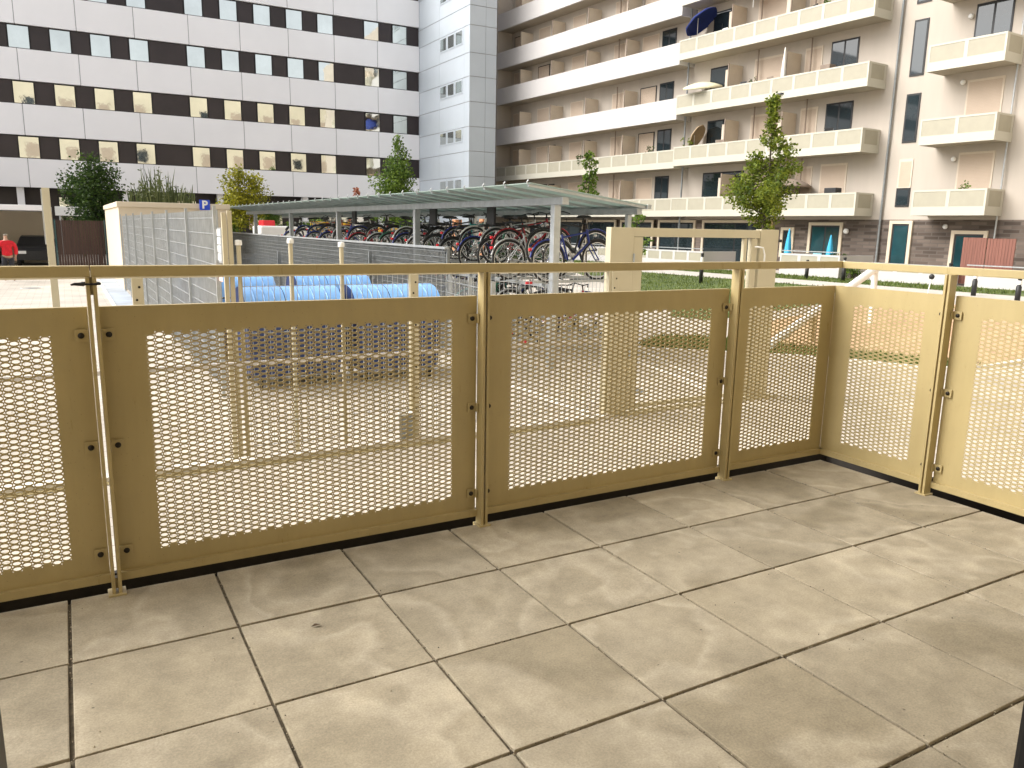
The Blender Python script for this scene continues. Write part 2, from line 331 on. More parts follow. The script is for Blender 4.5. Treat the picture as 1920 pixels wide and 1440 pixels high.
strip('kerb', smooth([(9.3, 8.9), (10.2, 8.1), (12.0, 6.4), (12.8, 5.0), (13.9, 4.5), (17, 4.35), (21, 4.3)], 5), .12, .05, 'kerb')
strip('kerb', [(8.75, 7.9), (8.05, 5.2)], .10, .03, 'kerb')
strip('kerb', [(9.5, 8.6), (8.7, 6.3), (8.5, 5.4)], .07, .025, 'kerb')
strip('kerb', [(5.57, 4.66), (5.57, 7.2)], .09, .03, 'kerb')
strip('kerb', smooth([(21.0, 12.9), (20.6, 11.4), (20.3, 9.4)], 3), .14, .22, 'kerb')
strip('kerb', [(-3, 4.42), (5.7, 4.42)], .14, .04, 'kerb')
patch('weed_strip', [(-3, 4.24), (5.4, 4.24), (5.4, 4.34), (-3, 4.34)], .006, 'weeds')
patch('blue_paving', [(1.2, 18.5), (1.76, 18.5), (1.76, 36), (1.2, 36)], .005, 'bluestrip')
strip('kerb', [(1.15, 18), (1.15, 36)], .08, .03, 'kerb')

# ------------------------------------------------------------------ our own building behind and above the terrace
own = thing('apartment_house', 'beige rendered house behind the slab paved terrace with its open dark terrace door', 'house')
WY = -2.62
mb = MB()
mb.box(-40, -.02, WY-.34, WY, -.9, 2.7); mb.box(1.12, 40, WY-.34, WY, -.9, 2.7); mb.box(-.02, 1.12, WY-.34, WY, 2.28, 2.7); mb.box(-.02, 1.12, WY-.34, WY, -.9, -.01)
mb.box(-40, 40, WY-.34, WY, 2.7, 20)
mb.box(-40, 40, -14, WY-.34, 2.75, 20)
mb.build('wall', 'render', own)
mb = MB(); mb.box(-5.5, 4.12, WY, -.75, 2.9, 3.1); mb.build('balcony_slab', 'white', own)  # balcony overhead, out of view; its reach is shaped to dim the terrace
mb = MB(); mb.box(-5, 5.6, -6.5, WY-.34, 2.6, 2.74); mb.box(-5.1, -5, -6.6, WY-.34, 0, 2.74); mb.box(5.6, 5.7, -6.6, WY-.34, 0, 2.74); mb.box(-5, 5.6, -6.6, -6.5, 0, 2.74)
mb.build('room', 'interior', own)
mb = MB(); mb.box(-5, 5.6, -6.5, WY-.34, -.2, .015); mb.build('room_floor', 'floorwood', own)
df = MB()
df.cbox(-.02, .043, WY-.16, WY-.06, .02, 2.27, .006); df.cbox(.938, 1.13, WY-.16, WY-.06, .02, 2.27, .006); df.box(.043, .938, WY-.16, WY-.06, 2.2, 2.27); df.box(.0, .99, WY-.2, WY-.02, -.009, .02)
df.build('door_frame', 'frame_dark', own)
wl = MB(); gl = MB()
for k in range(5):
    for i in range(-9, 10):
        x = i*4.1+1.2; z = 3.4+k*2.8
        o = MB().box(x, x+1.5, WY-.02, WY+.03, z, z+1.6).build('window', 'partition', own)
        MB().box(x+.08, x+1.42, WY+.03, WY+.036, z+.08, z+1.52).build('pane', 'glass' if (i*7+k*3) % 5 == 0 else 'shutter', o)
# terrace: base, slabs
mb = MB(); mb.box(-6, 4.09, WY, .03, -.95, -.09); mb.box(-6, 4.30, .03, .25, -.9, -.4); mb.box(4.09, 4.40, WY, .03, -.9, -.4); mb.box(-6, 4.38, .25, .28, -.9, -.045); mb.box(4.38, 4.41, WY, .28, -.9, -.045); tag(mb.build('terrace_base', 'under'), kind='structure')  # outer channel and upstand added to keep the edge slot dark
mb = MB(); slabid = []
def slab(x0, x1, y0, y1):
    dz = random.uniform(-.0015, .0015); g = .0052+random.uniform(-.0014, .0018)
    nf = len(mb.f); tilt = random.uniform(-.0012, .0012)
    mb.cbox(x0+g, x1-g, y0+g, y1-g, -.055+dz, dz, .0035, X=lambda q: Vector((q.x, q.y, q.z+tilt*(q.x-x0)*2)))
    slabid.extend([random.random()]*(len(mb.f)-nf))
rows = [(-.5, -.022)]+[(-.5*(k+1), -.5*k) for k in range(1, 5)]+[(-2.615, -2.5)]
for (y0, y1) in rows:
    for i in range(-11, 8):
        x0, x1 = i*.5, (i+1)*.5
        if i == 7: x1 = 3.972
        slab(x0, x1, y0, y1)
fl = tag(mb.build('terrace_floor', 'slab'), kind='structure')
at = fl.data.attributes.new('slab', 'FLOAT', 'FACE')
if len(fl.data.polygons) == len(slabid): at.data.foreach_set('value', slabid)
tag(MB().add([(-6, WY, -.010), (3.96, WY, -.010), (3.96, -.04, -.010), (-6, -.04, -.010)], [(0, 1, 2, 3)]).build('joint_sand', mat('joint_sand', (.13, .105, .07), .95, var=.5, scale=40)), kind='structure')
lf = MB(); lf.add([(0, 0, 0), (.02, .008, .004), (.034, .002, .001), (.022, -.008, .005), (.012, .0, .009)], [(0, 3, 4), (3, 2, 4), (2, 1, 4), (1, 0, 4)])
gr = MB()
for i in range(4200):
    if random.random() < .5: x, y = round(random.uniform(-5, 3.9)/.5)*.5+random.gauss(0, .0035), random.uniform(-2.5, -.03)
    else: x, y = random.uniform(-5, 3.95), -round(random.uniform(.5, 2.4)/.5)*.5+random.gauss(0, .0035)
    if random.random() < .12: x += random.gauss(0, .06); y += random.gauss(0, .06)
    if not (-5.4 < x < 3.95 and WY < y < -.03): continue
    q = random.uniform(.0012, .0032); z = .0005 if abs(x*2-round(x*2)) > .02 and abs(y*2-round(y*2)) > .02 else -.003
    gr.add([(x-q, y, z), (x, y-q*.8, z), (x+q, y, z), (x, y+q, z), (x, y, z+q*1.3)], [(0, 1, 4), (1, 2, 4), (2, 3, 4), (3, 0, 4)], random.choice((0, 0, 1)))
tag(gr.build('joint_grit', [mat('pale_grit', (.42, .36, .26), .9, var=.3, scale=90), mat('dark_grit', (.06, .045, .03), .9, var=.3, scale=90)]), kind='stuff')
o = lf.build('dry_leaf', mat('dry_leaf', (.09, .055, .03), .8), loc=(.71, -.62, .003)); tag(o, 'tiny curled dead leaf lying on a terrace slab near the left railing post', 'leaf')

# ------------------------------------------------------------------ terrace railing
rail = thing('balcony_railing', 'beige metal terrace railing with perforated panels, double flat posts and a slim handrail', 'railing')
ZT, ZB = 1.045, .036
def panel(length, m0, m1, name='perforated_panel'):
    """sheet in local x (0..length), z; front at y=0 (inside), 3 mm thick, with oval punched holes"""
    th = .003; px, py, hw, hh = .0302, .0203, .0124, .0063
    x0, x1, z0, z1 = m0, length-m1, .128, .965
    nc = int(round((x1-x0)/px)); px = (x1-x0)/nc; nr = int((z1-z0-py/2)/py); z1 = z0+nr*py+py/2
    K = 12; V = []; F = []
    ring = [(math.cos(2*math.pi*k/K), math.sin(2*math.pi*k/K)) for k in range(K)]
    def sq(c, s_):
        m_ = max(abs(c), abs(s_)); return c/m_, s_/m_
    outer = [sq(*p) for p in ring]
    for i in range(nc):
        cx = x0+(i+.5)*px; so = (py/2 if i % 2 else 0)
        for j in range(nr):
            cz = z0+so+(j+.5)*py; b = len(V)
            for y in (0, th):
                for (a, c) in outer: V.append((cx+a*px/2, y, cz+c*py/2))
                for (a, c) in ring: V.append((cx+a*hw, y, cz+c*hh))
            for k in range(K):
                k2 = (k+1) % K
                F.append((b+k, b+k2, b+K+k2, b+K+k)); F.append((b+2*K+k2, b+2*K+k, b+3*K+k, b+3*K+k2)); F.append((b+K+k, b+K+k2, b+3*K+k2, b+3*K+k))
        zz = (z0, z0+so) if so else (z1-py/2, z1)
        b = len(V)
        for y in (0, th): V += [(cx-px/2, y, zz[0]), (cx+px/2, y, zz[0]), (cx+px/2, y, zz[1]), (cx-px/2, y, zz[1])]
        F += [(b, b+1, b+2, b+3), (b+7, b+6, b+5, b+4)]
    me_ = MB(); me_.add(V, F)
    me_.box(0, x0, 0, th, ZB, ZT); me_.box(x1, length, 0, th, ZB, ZT); me_.box(x0, x1, 0, th, ZB, z0); me_.box(x0, x1, 0, th, z1, ZT)
    me_.box(0, length, th, .028, ZT-.003, ZT)                                # folded top edge
    me_.box(0, length, -.022, 0, ZB, ZB+.003); me_.box(0, length, -.022, -.019, ZB+.003, ZB+.03); me_.box(0, length, -.019, 0, ZB+.027, ZB+.03)   # folded foot
    me_.box(0, .003, th, .022, ZB, ZT-.003); me_.box(length-.003, length, th, .022, ZB, ZT-.003)
    o = me_.build(name, 'rail', rail); return o
PX = [-1.35, .155, 1.66, 3.165]
def post(x, y, rz):
    p = MB()
    for a in (-.0105, .0105):
        p.cbox(a-.006, a+.006, -.062, -.006, .0, 1.15, .0015)
    p.box(-.0045, .0045, -.045, -.02, .02, .06); p.box(-.0045, .0045, -.045, -.02, 1.09, 1.15)
    p.cbox(-.03, .03, -.072, -.004, -.02, .006, .002)
    o = p.build('post', 'rail', rail, (x, y, 0)); o.rotation_euler = (0, 0, rz)
    for z in (.145, .548, .948):
        for sd_ in (-1, 1):
            a, b = sorted((sd_*.0195, sd_*.062))
            br = MB(); br.cbox(a, b, -.008, -.003, z-.021, z+.021, .0012); c_, d_ = sorted((sd_*.0195, sd_*.0235)); br.box(c_, d_, -.03, -.008, z-.02, z+.02)
            br.build('bracket', 'rail', o)
            bo = MB(); bo.lathe([(0, -.016), (.006, -.016), (.0095, -.013), (.0105, -.008)], 12, (sd_*.043, 0, z), ax='y'); bo.build('bolt', 'bolt', o)
    return o
for x in PX: post(x, -.002, 0)
for y in (-.705, -2.21): post(3.985, y, R(-90))
LEN = 1.505-.034
pm = None
for x in PX[:3]:
    if pm is None: pm = panel(LEN, .142, .118); pm.location = (x+.017, 0, 0)
    else: o = pm.copy(); COL.objects.link(o); o.parent = rail; o.location = (x+.017, 0, 0)
o = pm.copy(); COL.objects.link(o); o.parent = rail; o.location = (PX[0]-1.505+.017, 0, 0)
o = panel(3.9872-3.182, .12, .102); o.location = (3.182, 0, 0)
o = panel(.688, .135, .12); o.rotation_euler = (0, 0, R(-90)); o.location = (3.988, 0, 0)
o = panel(1.488-.034+.017, .142, .118); o.rotation_euler = (0, 0, R(-90)); o.location = (3.988, -.722, 0)
h = MB(); h.cbox(-4.3, .1535, -.055, -.015, 1.15, 1.188, .003); h.build('handrail', 'rail', rail)
h = MB(); h.cbox(.1565, 3.958, -.055, -.015, 1.15, 1.188, .003); h.build('handrail', 'rail', rail)
h = MB(); h.cbox(3.96, 4.0, -2.6, -.015, 1.15, 1.188, .003); h.build('handrail', 'rail', rail)
t_ = MB(); t_.tube([(.133, -.07, 1.128), (.105, -.085, 1.13), (.095, -.09, 1.128)], [.007, .005, .003], 6); t_.tube([(.128, -.066, 1.128), (.182, -.066, 1.128), (.182, .0, 1.128), (.128, 0, 1.128)], .004, 6, closed=True)
tag(t_.build('cable_tie', 'black'), 'black cable tie strapped round the left railing post just under the handrail', 'cable tie')

# ------------------------------------------------------------------ office building
OY = 56.; off = thing('office_building', 'long white office block with dark ribbon windows and mirrored panes', 'office')
def OX(x): return .0835+(x-.0835)*1.1131
OXR = 25.0
bands = [(3.33, 5.08), (6.48, 8.33), (9.73, 11.56), (12.97, 14.81), (16.19, 18.05), (19.45, 22.)]
MB().box(-60, OXR, OY+.35, OY+14, 3.4, 21.9).build('core', 'brown_panel', off)
pjoint = [-1.27+2.96*k*1.0 for k in range(-10, 9)]
for k, (a, b) in enumerate(bands):
    xs_ = [-60]+[OX(x) for x in pjoint if -60 < OX(x) < OXR-.4]+[OXR]
    mb = MB()
    for i in range(len(xs_)-1): mb.cbox(xs_[i]+.02, xs_[i+1]-.02, OY, OY+.3, a, b, .015)
    mb.box(-60, OXR, OY+.03, OY+.34, a+.02, b-.02, 1)
    mb.build('spandrel_band', ['office_white', 'office_joint'], off)
wins = []
base0 = OX(7.46)
for gi in range(-3, 3):
    for k in range(5): wins.append(base0+gi*12.35+k*2.22)
for k in range(4 + 1):
    a, b = bands[k][1], bands[k+1][0]; prev = -34.
    for x in sorted(wins):
        if x < -8 or x+1.12 > OXR-.3: continue
        fr = MB(); fr.box(x-.03, x+1.15, OY+.1, OY+.34, a+.02, b-.06); o = fr.build('window', 'frame_dark', off)
        MB().box(x+.02, x+1.10, OY+.085, OY+.1, a+.05, b-.1).build('pane', 'office_glass', o)
    xsrt = [x for x in sorted(wins) if x >= -8 and x+1.12 <= OXR-.3]
    edges = [-40]+sum([[x-.03, x+1.15] for x in xsrt], [])+[OXR]
    for i in range(0, len(edges), 2):
        if edges[i+1]-edges[i] > .1: MB().box(edges[i]+.03, edges[i+1]-.03, OY+.14, OY+.33, a+.02, b-.05).build('dark_panel', 'brown_panel', off)
# ground floor, set back, with columns and carport
mb = MB(); mb.box(-60, OXR, OY+1.6, OY+2, -.9, 3.4); mb.build('ground_floor_wall', 'brown_panel', off)
mb = MB()
for x in range(-32, 26, 6): MB().cbox(x-.2, x+.2, OY+.4, OY+.8, -.9, 3.4, .02).build('column', 'office_white', off)

for x in range(-30, 24, 6):
    o = MB().box(x, x+2.6, OY+1.5, OY+1.6, .8, 2.9).build('window', 'frame_dark', off); MB().box(x+.1, x+2.5, OY+1.48, OY+1.5, .9, 2.8).build('pane', 'office_glass', o)

# ------------------------------------------------------------------ stair tower
TY = 47.32
tow = thing('stair_tower', 'pale blue clad stair tower in the corner beside the white office block', 'tower')
zj = [-.9, 1.65, 3.2, 4.86, 6.54, 8.17, 9.8, 11.44, 12.96, 14.71, 15.95, 18., 20., 22.5]
mb = MB()
mb.box(25.03, 27.03, TY+.03, OY+10, -.9, 22.4, 1)
for i in range(len(zj)-1):
    a, b = zj[i]+.02, zj[i+1]-.02
    ysp = [TY, 48.1, 52.3, 56.2]
    for j in range(3): mb.cbox(25.0, 25.029, ysp[j]+.01, ysp[j+1]-.01, a, b, .006)
    mb.cbox(25.0, 26.2, TY, TY+.029, a, b, .006); mb.cbox(26.22, 27.05, TY, TY+.029, a, b, .006)
mb.build('cladding', ['tower', 'office_joint'], tow)
for (a, b) in ((4.9, 6.2)[0:0] or ((.6, 1.6), (3.75, 4.75), (7.2, 8.15), (10.45, 11.4), (13.65, 14.65), (16.9, 17.9))):
    for y in (48.35, 49.65, 50.95):
        o = MB().cbox(24.965, 25.0, y, y+1.2, a, b, .01).build('window', 'tower', tow)
        MB().box(24.955, 24.965, y+.12, y+1.08, a+.1, b-.1).build('pane', 'tower_glass', o)

# ------------------------------------------------------------------ apartment building on the right
apt = thing('apartment_building', 'long beige apartment block with stacked balconies and a brown brick ground floor', 'apartment block')
def bb(mb, s0, s1, t0, t1, z0, z1, m=0): return mb.box(s0, s1, t0, t1, z0, z1, m, X=XB_)
def bpart(name, m, args, parent=apt, label=None):
    mb = MB()
    for a in args: bb(mb, *a)
    o = mb.build(name, m, parent)
    if label: o['label'] = label
    return o
bpart('wall', 'render2', [(-14, 11.9, -9, -1.3, 2.02, 22), (11.9, 31.0, -9, -1.5, 2.02, 22), (30.72, 31.0, -1.5, -.27, -.6, 22)])
bpart('ground_floor_wall', 'brick', [(-14, 11.9, -9, -1.3, -.8, 2.02), (11.9, 31.0, -9, -1.5, -.8, 2.02)])
LV = [2.16, 4.86, 7.55, 10.33, 13.06, 15.8]
def window(s0, s1, z0, z1, wall_t=-1.3, kind='glass', split=True):
    if kind == 'shutter':
        o = bpart('window', 'frame_dark' if random.random() < .15 else 'partition', [(s0, s1, wall_t-.02, wall_t+.03, z0, z1)])
        mb = MB(); n = int((z1-z0-.1)/.055)
        for k in range(n): bb(mb, s0+.07, s1-.07, wall_t+.03, wall_t+.038, z0+.05+k*.055, z0+.05+k*.055+.051)
        mb.build('roller_shutter', 'shutter', o); return o
    o = bpart('window', 'frame_dark', [(s0, s1, wall_t-.02, wall_t+.03, z0, z1)])
    g = 'teal_glass' if kind == 'teal' else 'glass'
    cols = [(s0+.07, (s0+s1)/2-.045), ((s0+s1)/2+.045, s1-.07)] if split and s1-s0 > .9 else [(s0+.07, s1-.07)]
    for a, b in cols: bpart('pane', g, [(a, b, wall_t+.03, wall_t+.036, z0+.08, z1-.08)], o)
    return o
def perf_balcony(s0, s1, z, n, depth=1.3, tf=0., sides=(True, True), name='balcony'):
    o = bpart(name, 'soffit', [(s0+.03, s1-.03, tf-depth, tf-.04, z+.02, z+.2)])
    fr = MB()
    bb(fr, s0, s1, tf-.04, tf, z, z+.34); bb(fr, s0, s1, tf-.04, tf, z+.93, z+1.0)
    w_ = (s1-s0)/n
    for k in range(n+1):
        a = max(s0, s0+k*w_-.07); b = min(s1, s0+k*w_+.07); bb(fr, a, b, tf-.038, tf-.002, z+.34, z+.93)
    for sd_, on in ((s0, sides[0]), (s1, sides[1])):
        if on:
            a, b = (sd_, sd_+.035) if sd_ == s0 else (sd_-.035, sd_)
            bb(fr, a, b, tf-depth+.002, tf-.042, z, z+.34); bb(fr, a, b, tf-depth+.002, tf-.042, z+.93, z+1.0)
            bb(fr, a+.002, b-.002, tf-depth+.02, tf-depth+.16, z+.34, z+.93); bb(fr, a+.002, b-.002, tf-.2, tf-.042, z+.34, z+.93)
    fr.build('railing_frame', 'cream_metal', o)
    for k in range(n): bpart('perforated_infill', 'perf', [(s0+k*w_+.07, s0+(k+1)*w_-.07, tf-.03, tf-.012, z+.34, z+.93)], o)
    for sd_, on in ((s0, sides[0]), (s1, sides[1])):
        if on:
            a, b = (sd_+.008, sd_+.026) if sd_ == s0 else (sd_-.026, sd_-.008)
            bpart('perforated_infill', 'perf', [(a, b, tf-depth+.16, tf-.2, z+.34, z+.93)], o)
    return o
def partition(s, z, wt, d=1.0, double=True):
    mb = MB(); bb(mb, s-.02, s+.02, wt, wt+d, z+.2, z+2.15)
    o = mb.build('partition_screen', 'partition', apt)
    bpart('frame', 'taupe', [(s-.03, s+.03, wt+d, wt+d+.03, z+.2, z+2.18)], o)
    if double: bpart('cupboard', 'partition', [(s+.05, s+.62, wt, wt+.55, z+.2, z+2.0)], o)
def downpipe(s, t, z0, z1, m='galv_dark', r=.05):
    a, b = L(s, t, z0), L(s, t, z1); MB().tube([a, b], r, 8).build('downpipe', m, apt)
# block B
for k, z in enumerate(LV):
    perf_balcony(.45, 11.82, z, 9)
    for s in (4.96, 8.5): partition(s, z, -1.3)
    zf = z+.2
    window(1.9, 3.3, zf+.02, zf+2.2, kind='glass' if k in (1, 2, 3, 4) else 'shutter')
    if k == 0: window(7.9, 10.75, zf+.02, zf+2.15)
    else: window(9.45, 10.65, zf+.02, zf+2.15, split=False)
    window(5.75, 7.7, zf+.02, zf+2.15, kind='shutter'); window(3.75, 4.7, zf+.02, zf+2.15, kind='shutter')
    for s in (4.2, 7.3): downpipe(s, -1.05, z+.2, z+2.72, 'taupe', .035)
for z in [2.16]+LV[1:]:
    pass
for s, t in ((-.05, -1.2), (11.95, -.9)): downpipe(s, t, -.6, 20)
downpipe(-2.5-2.45, -1.15, -.5, 18, 'galv', .035)
# block A: two levels of perforated railing, solid white parapets above
LA = [2.16, 4.78, 7.36, 10.2, 12.68, 15.3]
for k, z in enumerate(LA):
    if k < 2: perf_balcony(12.0, 30.7, z, 14, depth=1.25, tf=-.25, sides=(True, False))
    else:
        o = bpart('balcony', 'soffit', [(12.02, 30.7, -1.5, -.41, z+.02, z+.2)])
        bpart('parapet', 'white_parapet', [(12.0, 30.72, -.4, -.25, z, z+1.12), (12.0, 12.14, -1.5, -.4, z, z+1.12)], o)
    for s in (16.7, 20.4, 24.2, 28.0): partition(s, z, -1.5)
    zf = z+.2
    window(13.6, 14.75, zf+.02, zf+2.15, -1.5, split=True)
    for s in (20.75, 24.6): window(s+.3, s+.95, zf+.02, zf+2.1, -1.5, split=False)
    for s in (15.0, 17.6, 21.9, 25.8, 28.9): window(s, s+1.4, zf+.02, zf+2.1, -1.5, kind='shutter')
    downpipe(18.2, -1.2, z+.2, z+2.6, 'taupe', .04)
# block C with stair windows
LC = [2.16, 4.92, 7.72, 10.45, 13.2]
for k, z in enumerate(LC):
    perf_balcony(-5.02, -2.1, z, 2)
    zf = z+.2
    window(-4.5, -3.1, zf+.02, zf+2.3, kind='shutter' if k in (0, 1) else 'glass')
for (a, b, kd) in ((10.75, 12.9, 'glass'), (7.9, 10.12, 'glass'), (5.22, 7.2, 'glass'), (2.56, 3.35, 'glass'), (13.4, 15.6, 'glass')):
    window(-1.22, -.6, a, b, kind=kd, split=False)
window(-1.22, -.6, 3.35, 4.55, kind='shutter')
for z in (1.74, 4.42, 7.36, 9.81):
    mb = MB(); p = L(-3.0+.05, -1.2, z); mb.lathe([(.0, -.1), (.06, -.085), (.1, -.03), (.1, .03), (.06, .085), (0, .1)], 12, p); mb.build('wall_lamp', 'white', apt)
# ground floor: door, windows, frames
def framed(s0, s1, z0, z1, kind):
    o = window(s0, s1, z0, z1, kind=kind, split=s1-s0 > 1.2)
    bpart('surround', 'beige_stucco', [(s0-.14, s0, -1.3, -1.22, z0-.1, z1+.14), (s1, s1+.14, -1.3, -1.22, z0-.1, z1+.14), (s0, s1, -1.3, -1.22, z1, z1+.14)], o)
framed(-1.38, -.62, -.4, 1.84, 'teal'); framed(-4.5, -3.35, -.4, 1.45, 'teal'); framed(1.95, 3.5, -.4, 1.75, 'teal'); framed(6.0, 10.4, -.4, 1.85, 'glass'); framed(4.6, 5.1, .3, 1.5, 'glass')
for s in (11.2, 14.6, 18.0, 21.4, 24.8, 28.0): framed(s, s+2.7, -.4, 1.85, 'glass')  # wide dark glazing, also put in to darken the shaded band under the balcony
mb = MB(); mb.lathe([(0, -.12), (.08, -.1), (.12, -.03), (.12, .03), (.08, .1), (0, .12)], 12, L(1.55, -1.15, 1.5)); mb.build('wall_lamp', 'white', apt)

# garden terraces in front of the ground floor
def garden_rail(s0, s1, t, ztop, n, label, dep=2.4):
    g = thing('garden_railing', label, 'railing', group='perforated railings of the garden terraces')
    zb = -.5; fr = MB()
    bb(fr, s0, s1, t-.05, t, zb, zb+.42); bb(fr, s0, s1, t-.05, t, ztop-.08, ztop)
    w_ = (s1-s0)/n
    for k in range(n+1): bb(fr, max(s0, s0+k*w_-.08), min(s1, s0+k*w_+.08), t-.048, t-.002, zb+.42, ztop-.08)
    for a in (s0, s1-.05): bb(fr, a, a+.05, t-dep, t-.052, zb, ztop)
    fr.build('frame', 'white_parapet', g)
    for k in range(n): bpart('perforated_infill', 'perf', [(s0+k*w_+.08, s0+(k+1)*w_-.08, t-.035, t-.015, zb+.42, ztop-.08)], g)
    bpart('handrail', 'galv', [(s0, s1, t-.045, t-.005, ztop+.1, ztop+.14)], g)
garden_rail(-.3, 2.75, 1.8, .47, 3, 'white garden railing in front of the turquoise parasols beside the brick wall')
garden_rail(-4.9, -1.75, 1.8, .12, 3, 'white garden railing below the brick wall, right behind the slanting white beam')
garden_rail(-9.5, -5.4, 1.5, .2, 4, 'low white garden railing in front of the brown privacy screens')
garden_rail(7.0, 13.0, 2.3, .40, 6, 'white garden railing seen through the right half of the beige gate')
garden_rail(13.4, 19.0, 2.3, .40, 6, 'white garden railing seen through the left half of the beige gate')
bpart('path_wall', 'greywall', [(19.5, 30.5, 1.4, 1.7, -.6, 1.0)], None); 
for o in list(COL.objects):
    if o.name == 'path_wall': o.name = 'pebble_wall'; tag(o, 'low grey pebble wall under the far balconies behind the bicycles', 'wall')
# privacy screens
for i, (s0, s1, rz, lb) in enumerate(((-5.75, -4.9, 0, 'left'), (-6.75, -5.78, 0, 'right'))):
    mb = MB(); n = 9
    for k in range(n): a = s0+(s1-s0)*k/n; bb(mb, a, a+(s1-s0)/n-.008, .98, 1.02, -.4, 1.32-(.02*i))
    bb(mb, s0, s1, .95, .98, .1, .2); bb(mb, s0, s1, .95, .98, .9, 1.0)
    tag(mb.build('privacy_screen', 'red_screen'), 'reddish brown board privacy screen on the ground floor terrace, the %s of two' % lb, 'screen', 'brown privacy screens')
# closed parasols
def closed_parasol(name, p, h, m, label, cat='parasol', r=.14, group=None):
    t = thing(name, label, cat, p, group=group)
    MB().lathe([(.018, 0), (.018, h*.5)], 8).build('pole', 'galv', t)
    mb = MB(); n = 16
    prof = [(r*.95, h*.36), (r, h*.45), (r*.7, h*.7), (r*.35, h*.9), (.02, h), (0, h+.03)]; mb.lathe(prof, n)
    mb.v = [(x*(1+.22*math.cos(8*math.atan2(y, x))), y*(1+.22*math.cos(8*math.atan2(y, x))), z) for x, y, z in mb.v]
    mb.build('canopy', m, t)
    MB().lathe([(.25, 0), (.25, .06), (.05, .1)], 12).build('base', 'black', t)
closed_parasol('closed_parasol', L(2.98, 1.0, -.45), 2.0, 'turq', 'closed turquoise parasol on the terrace, the one nearer the maple', group='closed turquoise parasols')
closed_parasol('closed_parasol', L(.78, 1.0, -.45), 1.75, 'turq', 'closed turquoise parasol on the terrace, the one in front of the dark door', group='closed turquoise parasols')
t = thing('garden_chair', 'pale turquoise garden chair between the two closed turquoise parasols', 'chair', L(1.55, 1.0, -.45), R(-86))
mb = MB(); mb.cbox(-.22, .22, .2, .23, .45, .95, .01); mb.build('backrest', mat('pale_turquoise', (.25, .48, .52), .6), t); MB().cbox(-.22, .22, -.2, .2, .42, .45, .01).build('seat', 'turq', t)
for a in (-.2, .2):
    for b in (-.18, .18): MB().tube([(a, b, 0), (a, b, .42)], .012, 6).build('leg', 'galv', t)
# balcony parasols
def parasol(p, r, h, tilt, az, m, label, ribs=8, drop=.28, pole=1.1):
    t = thing('parasol', label, 'parasol', p)
    MB().tube([(0, 0, 0), (0, 0, pole)], .02, 8).build('pole', 'white', t)
    mb = MB(); n = 24; rings = 5; vs = [(0, 0, h*0)]
    for i in range(1, rings+1):
        q = i/rings
        for j in range(n):
            a = 2*math.pi*j/n; sc = 1-.05*abs(math.sin(a*ribs/2))*q; vs.append((r*q*math.cos(a)*sc, r*q*math.sin(a)*sc, -drop*r*q*q))
    fs = [(0, 1+j, 1+(j+1) % n) for j in range(n)]
    for i in range(rings-1):
        for j in range(n): a = 1+i*n; fs.append((a+j, a+n+j, a+n+(j+1) % n, a+(j+1) % n))
    # valance
    o0 = len(vs); last = 1+(rings-1)*n
    vs += [(vs[last+j][0]*1.01, vs[last+j][1]*1.01, vs[last+j][2]-.09*r) for j in range(n)]
    fs += [(last+j, o0+j, o0+(j+1) % n, last+(j+1) % n) for j in range(n)]
    rot = Matrix.Rotation(az, 4, 'Z') @ Matrix.Rotation(tilt, 4, 'X')
    vs = [rot @ Vector(v)+Vector((0, 0, h)) for v in vs]
    mb.add(vs, fs, 0, True); c = mb.build('canopy', m, t)
    sol = c.modifiers.new('th', 'SOLIDIFY'); sol.thickness = .012
    return t
parasol(L(10.9, -.35, LV[3]+.2), .95, 1.85, R(38), R(205), 'navy', 'tilted navy blue parasol on an upper balcony', pole=1.8)
parasol(L(10.4, -.45, LV[2]+.2), 1.05, 1.35, R(-10), R(120), 'parasol_cream', 'open cream parasol on the balcony below the navy blue one', drop=.22, pole=1.3)
parasol(L(7.4, -.5, LV[4]-.9), .8, .95, R(8), R(100), 'orange', 'brownish orange parasol at the top edge of the picture', pole=.9)
parasol(L(4.3, -.55, LV[0]+.2), .95, 1.55, R(4), R(10), 'taupe', 'taupe parasol on the lowest balcony behind the maple', drop=.3, pole=1.5)
parasol(L(10.9, -.6, LV[1]+.2), .62, 1.45, R(62), R(200), 'tan', 'tilted tan parasol leaning on the balcony above the wide dark patio window', pole=1.4)
closed_parasol('closed_parasol', L(4.95, -.12, LV[2]+.2), 2.1, 'parasol_white', 'closed white parasol standing on a balcony straight above the maple', r=.1)

# ------------------------------------------------------------------ plants
def leaf_cloud(centers, nleaf, size, rng, squash=1.):
    """centers: (pos, radius); leaf-sized bent quads; tone = random + height"""
    V = []; F = []; tone = []
    tot = sum(r**2 for _, r in centers)
    for c, r in centers:
        c = Vector(c); base = rng.uniform(-.25, .25)
        for _ in range(max(4, int(nleaf*r*r/tot))):
            d = Vector((rng.gauss(0, 1), rng.gauss(0, 1), rng.gauss(0, 1)*squash)); d.normalize()
            p = c+d*r*(rng.random()**.45)
            ax = Vector((rng.gauss(0, 1), rng.gauss(0, 1), rng.gauss(0, .7)-.2)).normalized(); sd_ = ax.orthogonal().normalized()
            sd_ = Matrix.Rotation(rng.uniform(0, 6.28), 3, ax) @ sd_; nn = ax.cross(sd_); l = size*rng.uniform(.6, 1.3); wd = l*.36
            b = len(V); V += [p, p+ax*l*.5+sd_*wd+nn*l*.1, p+ax*l, p+ax*l*.5-sd_*wd+nn*l*.1]
            F += [(b, b+1, b+2), (b, b+2, b+3)]; tn = min(1, max(0, .5+base+rng.uniform(-.35, .35))); tone += [tn, tn]
    return V, F, tone
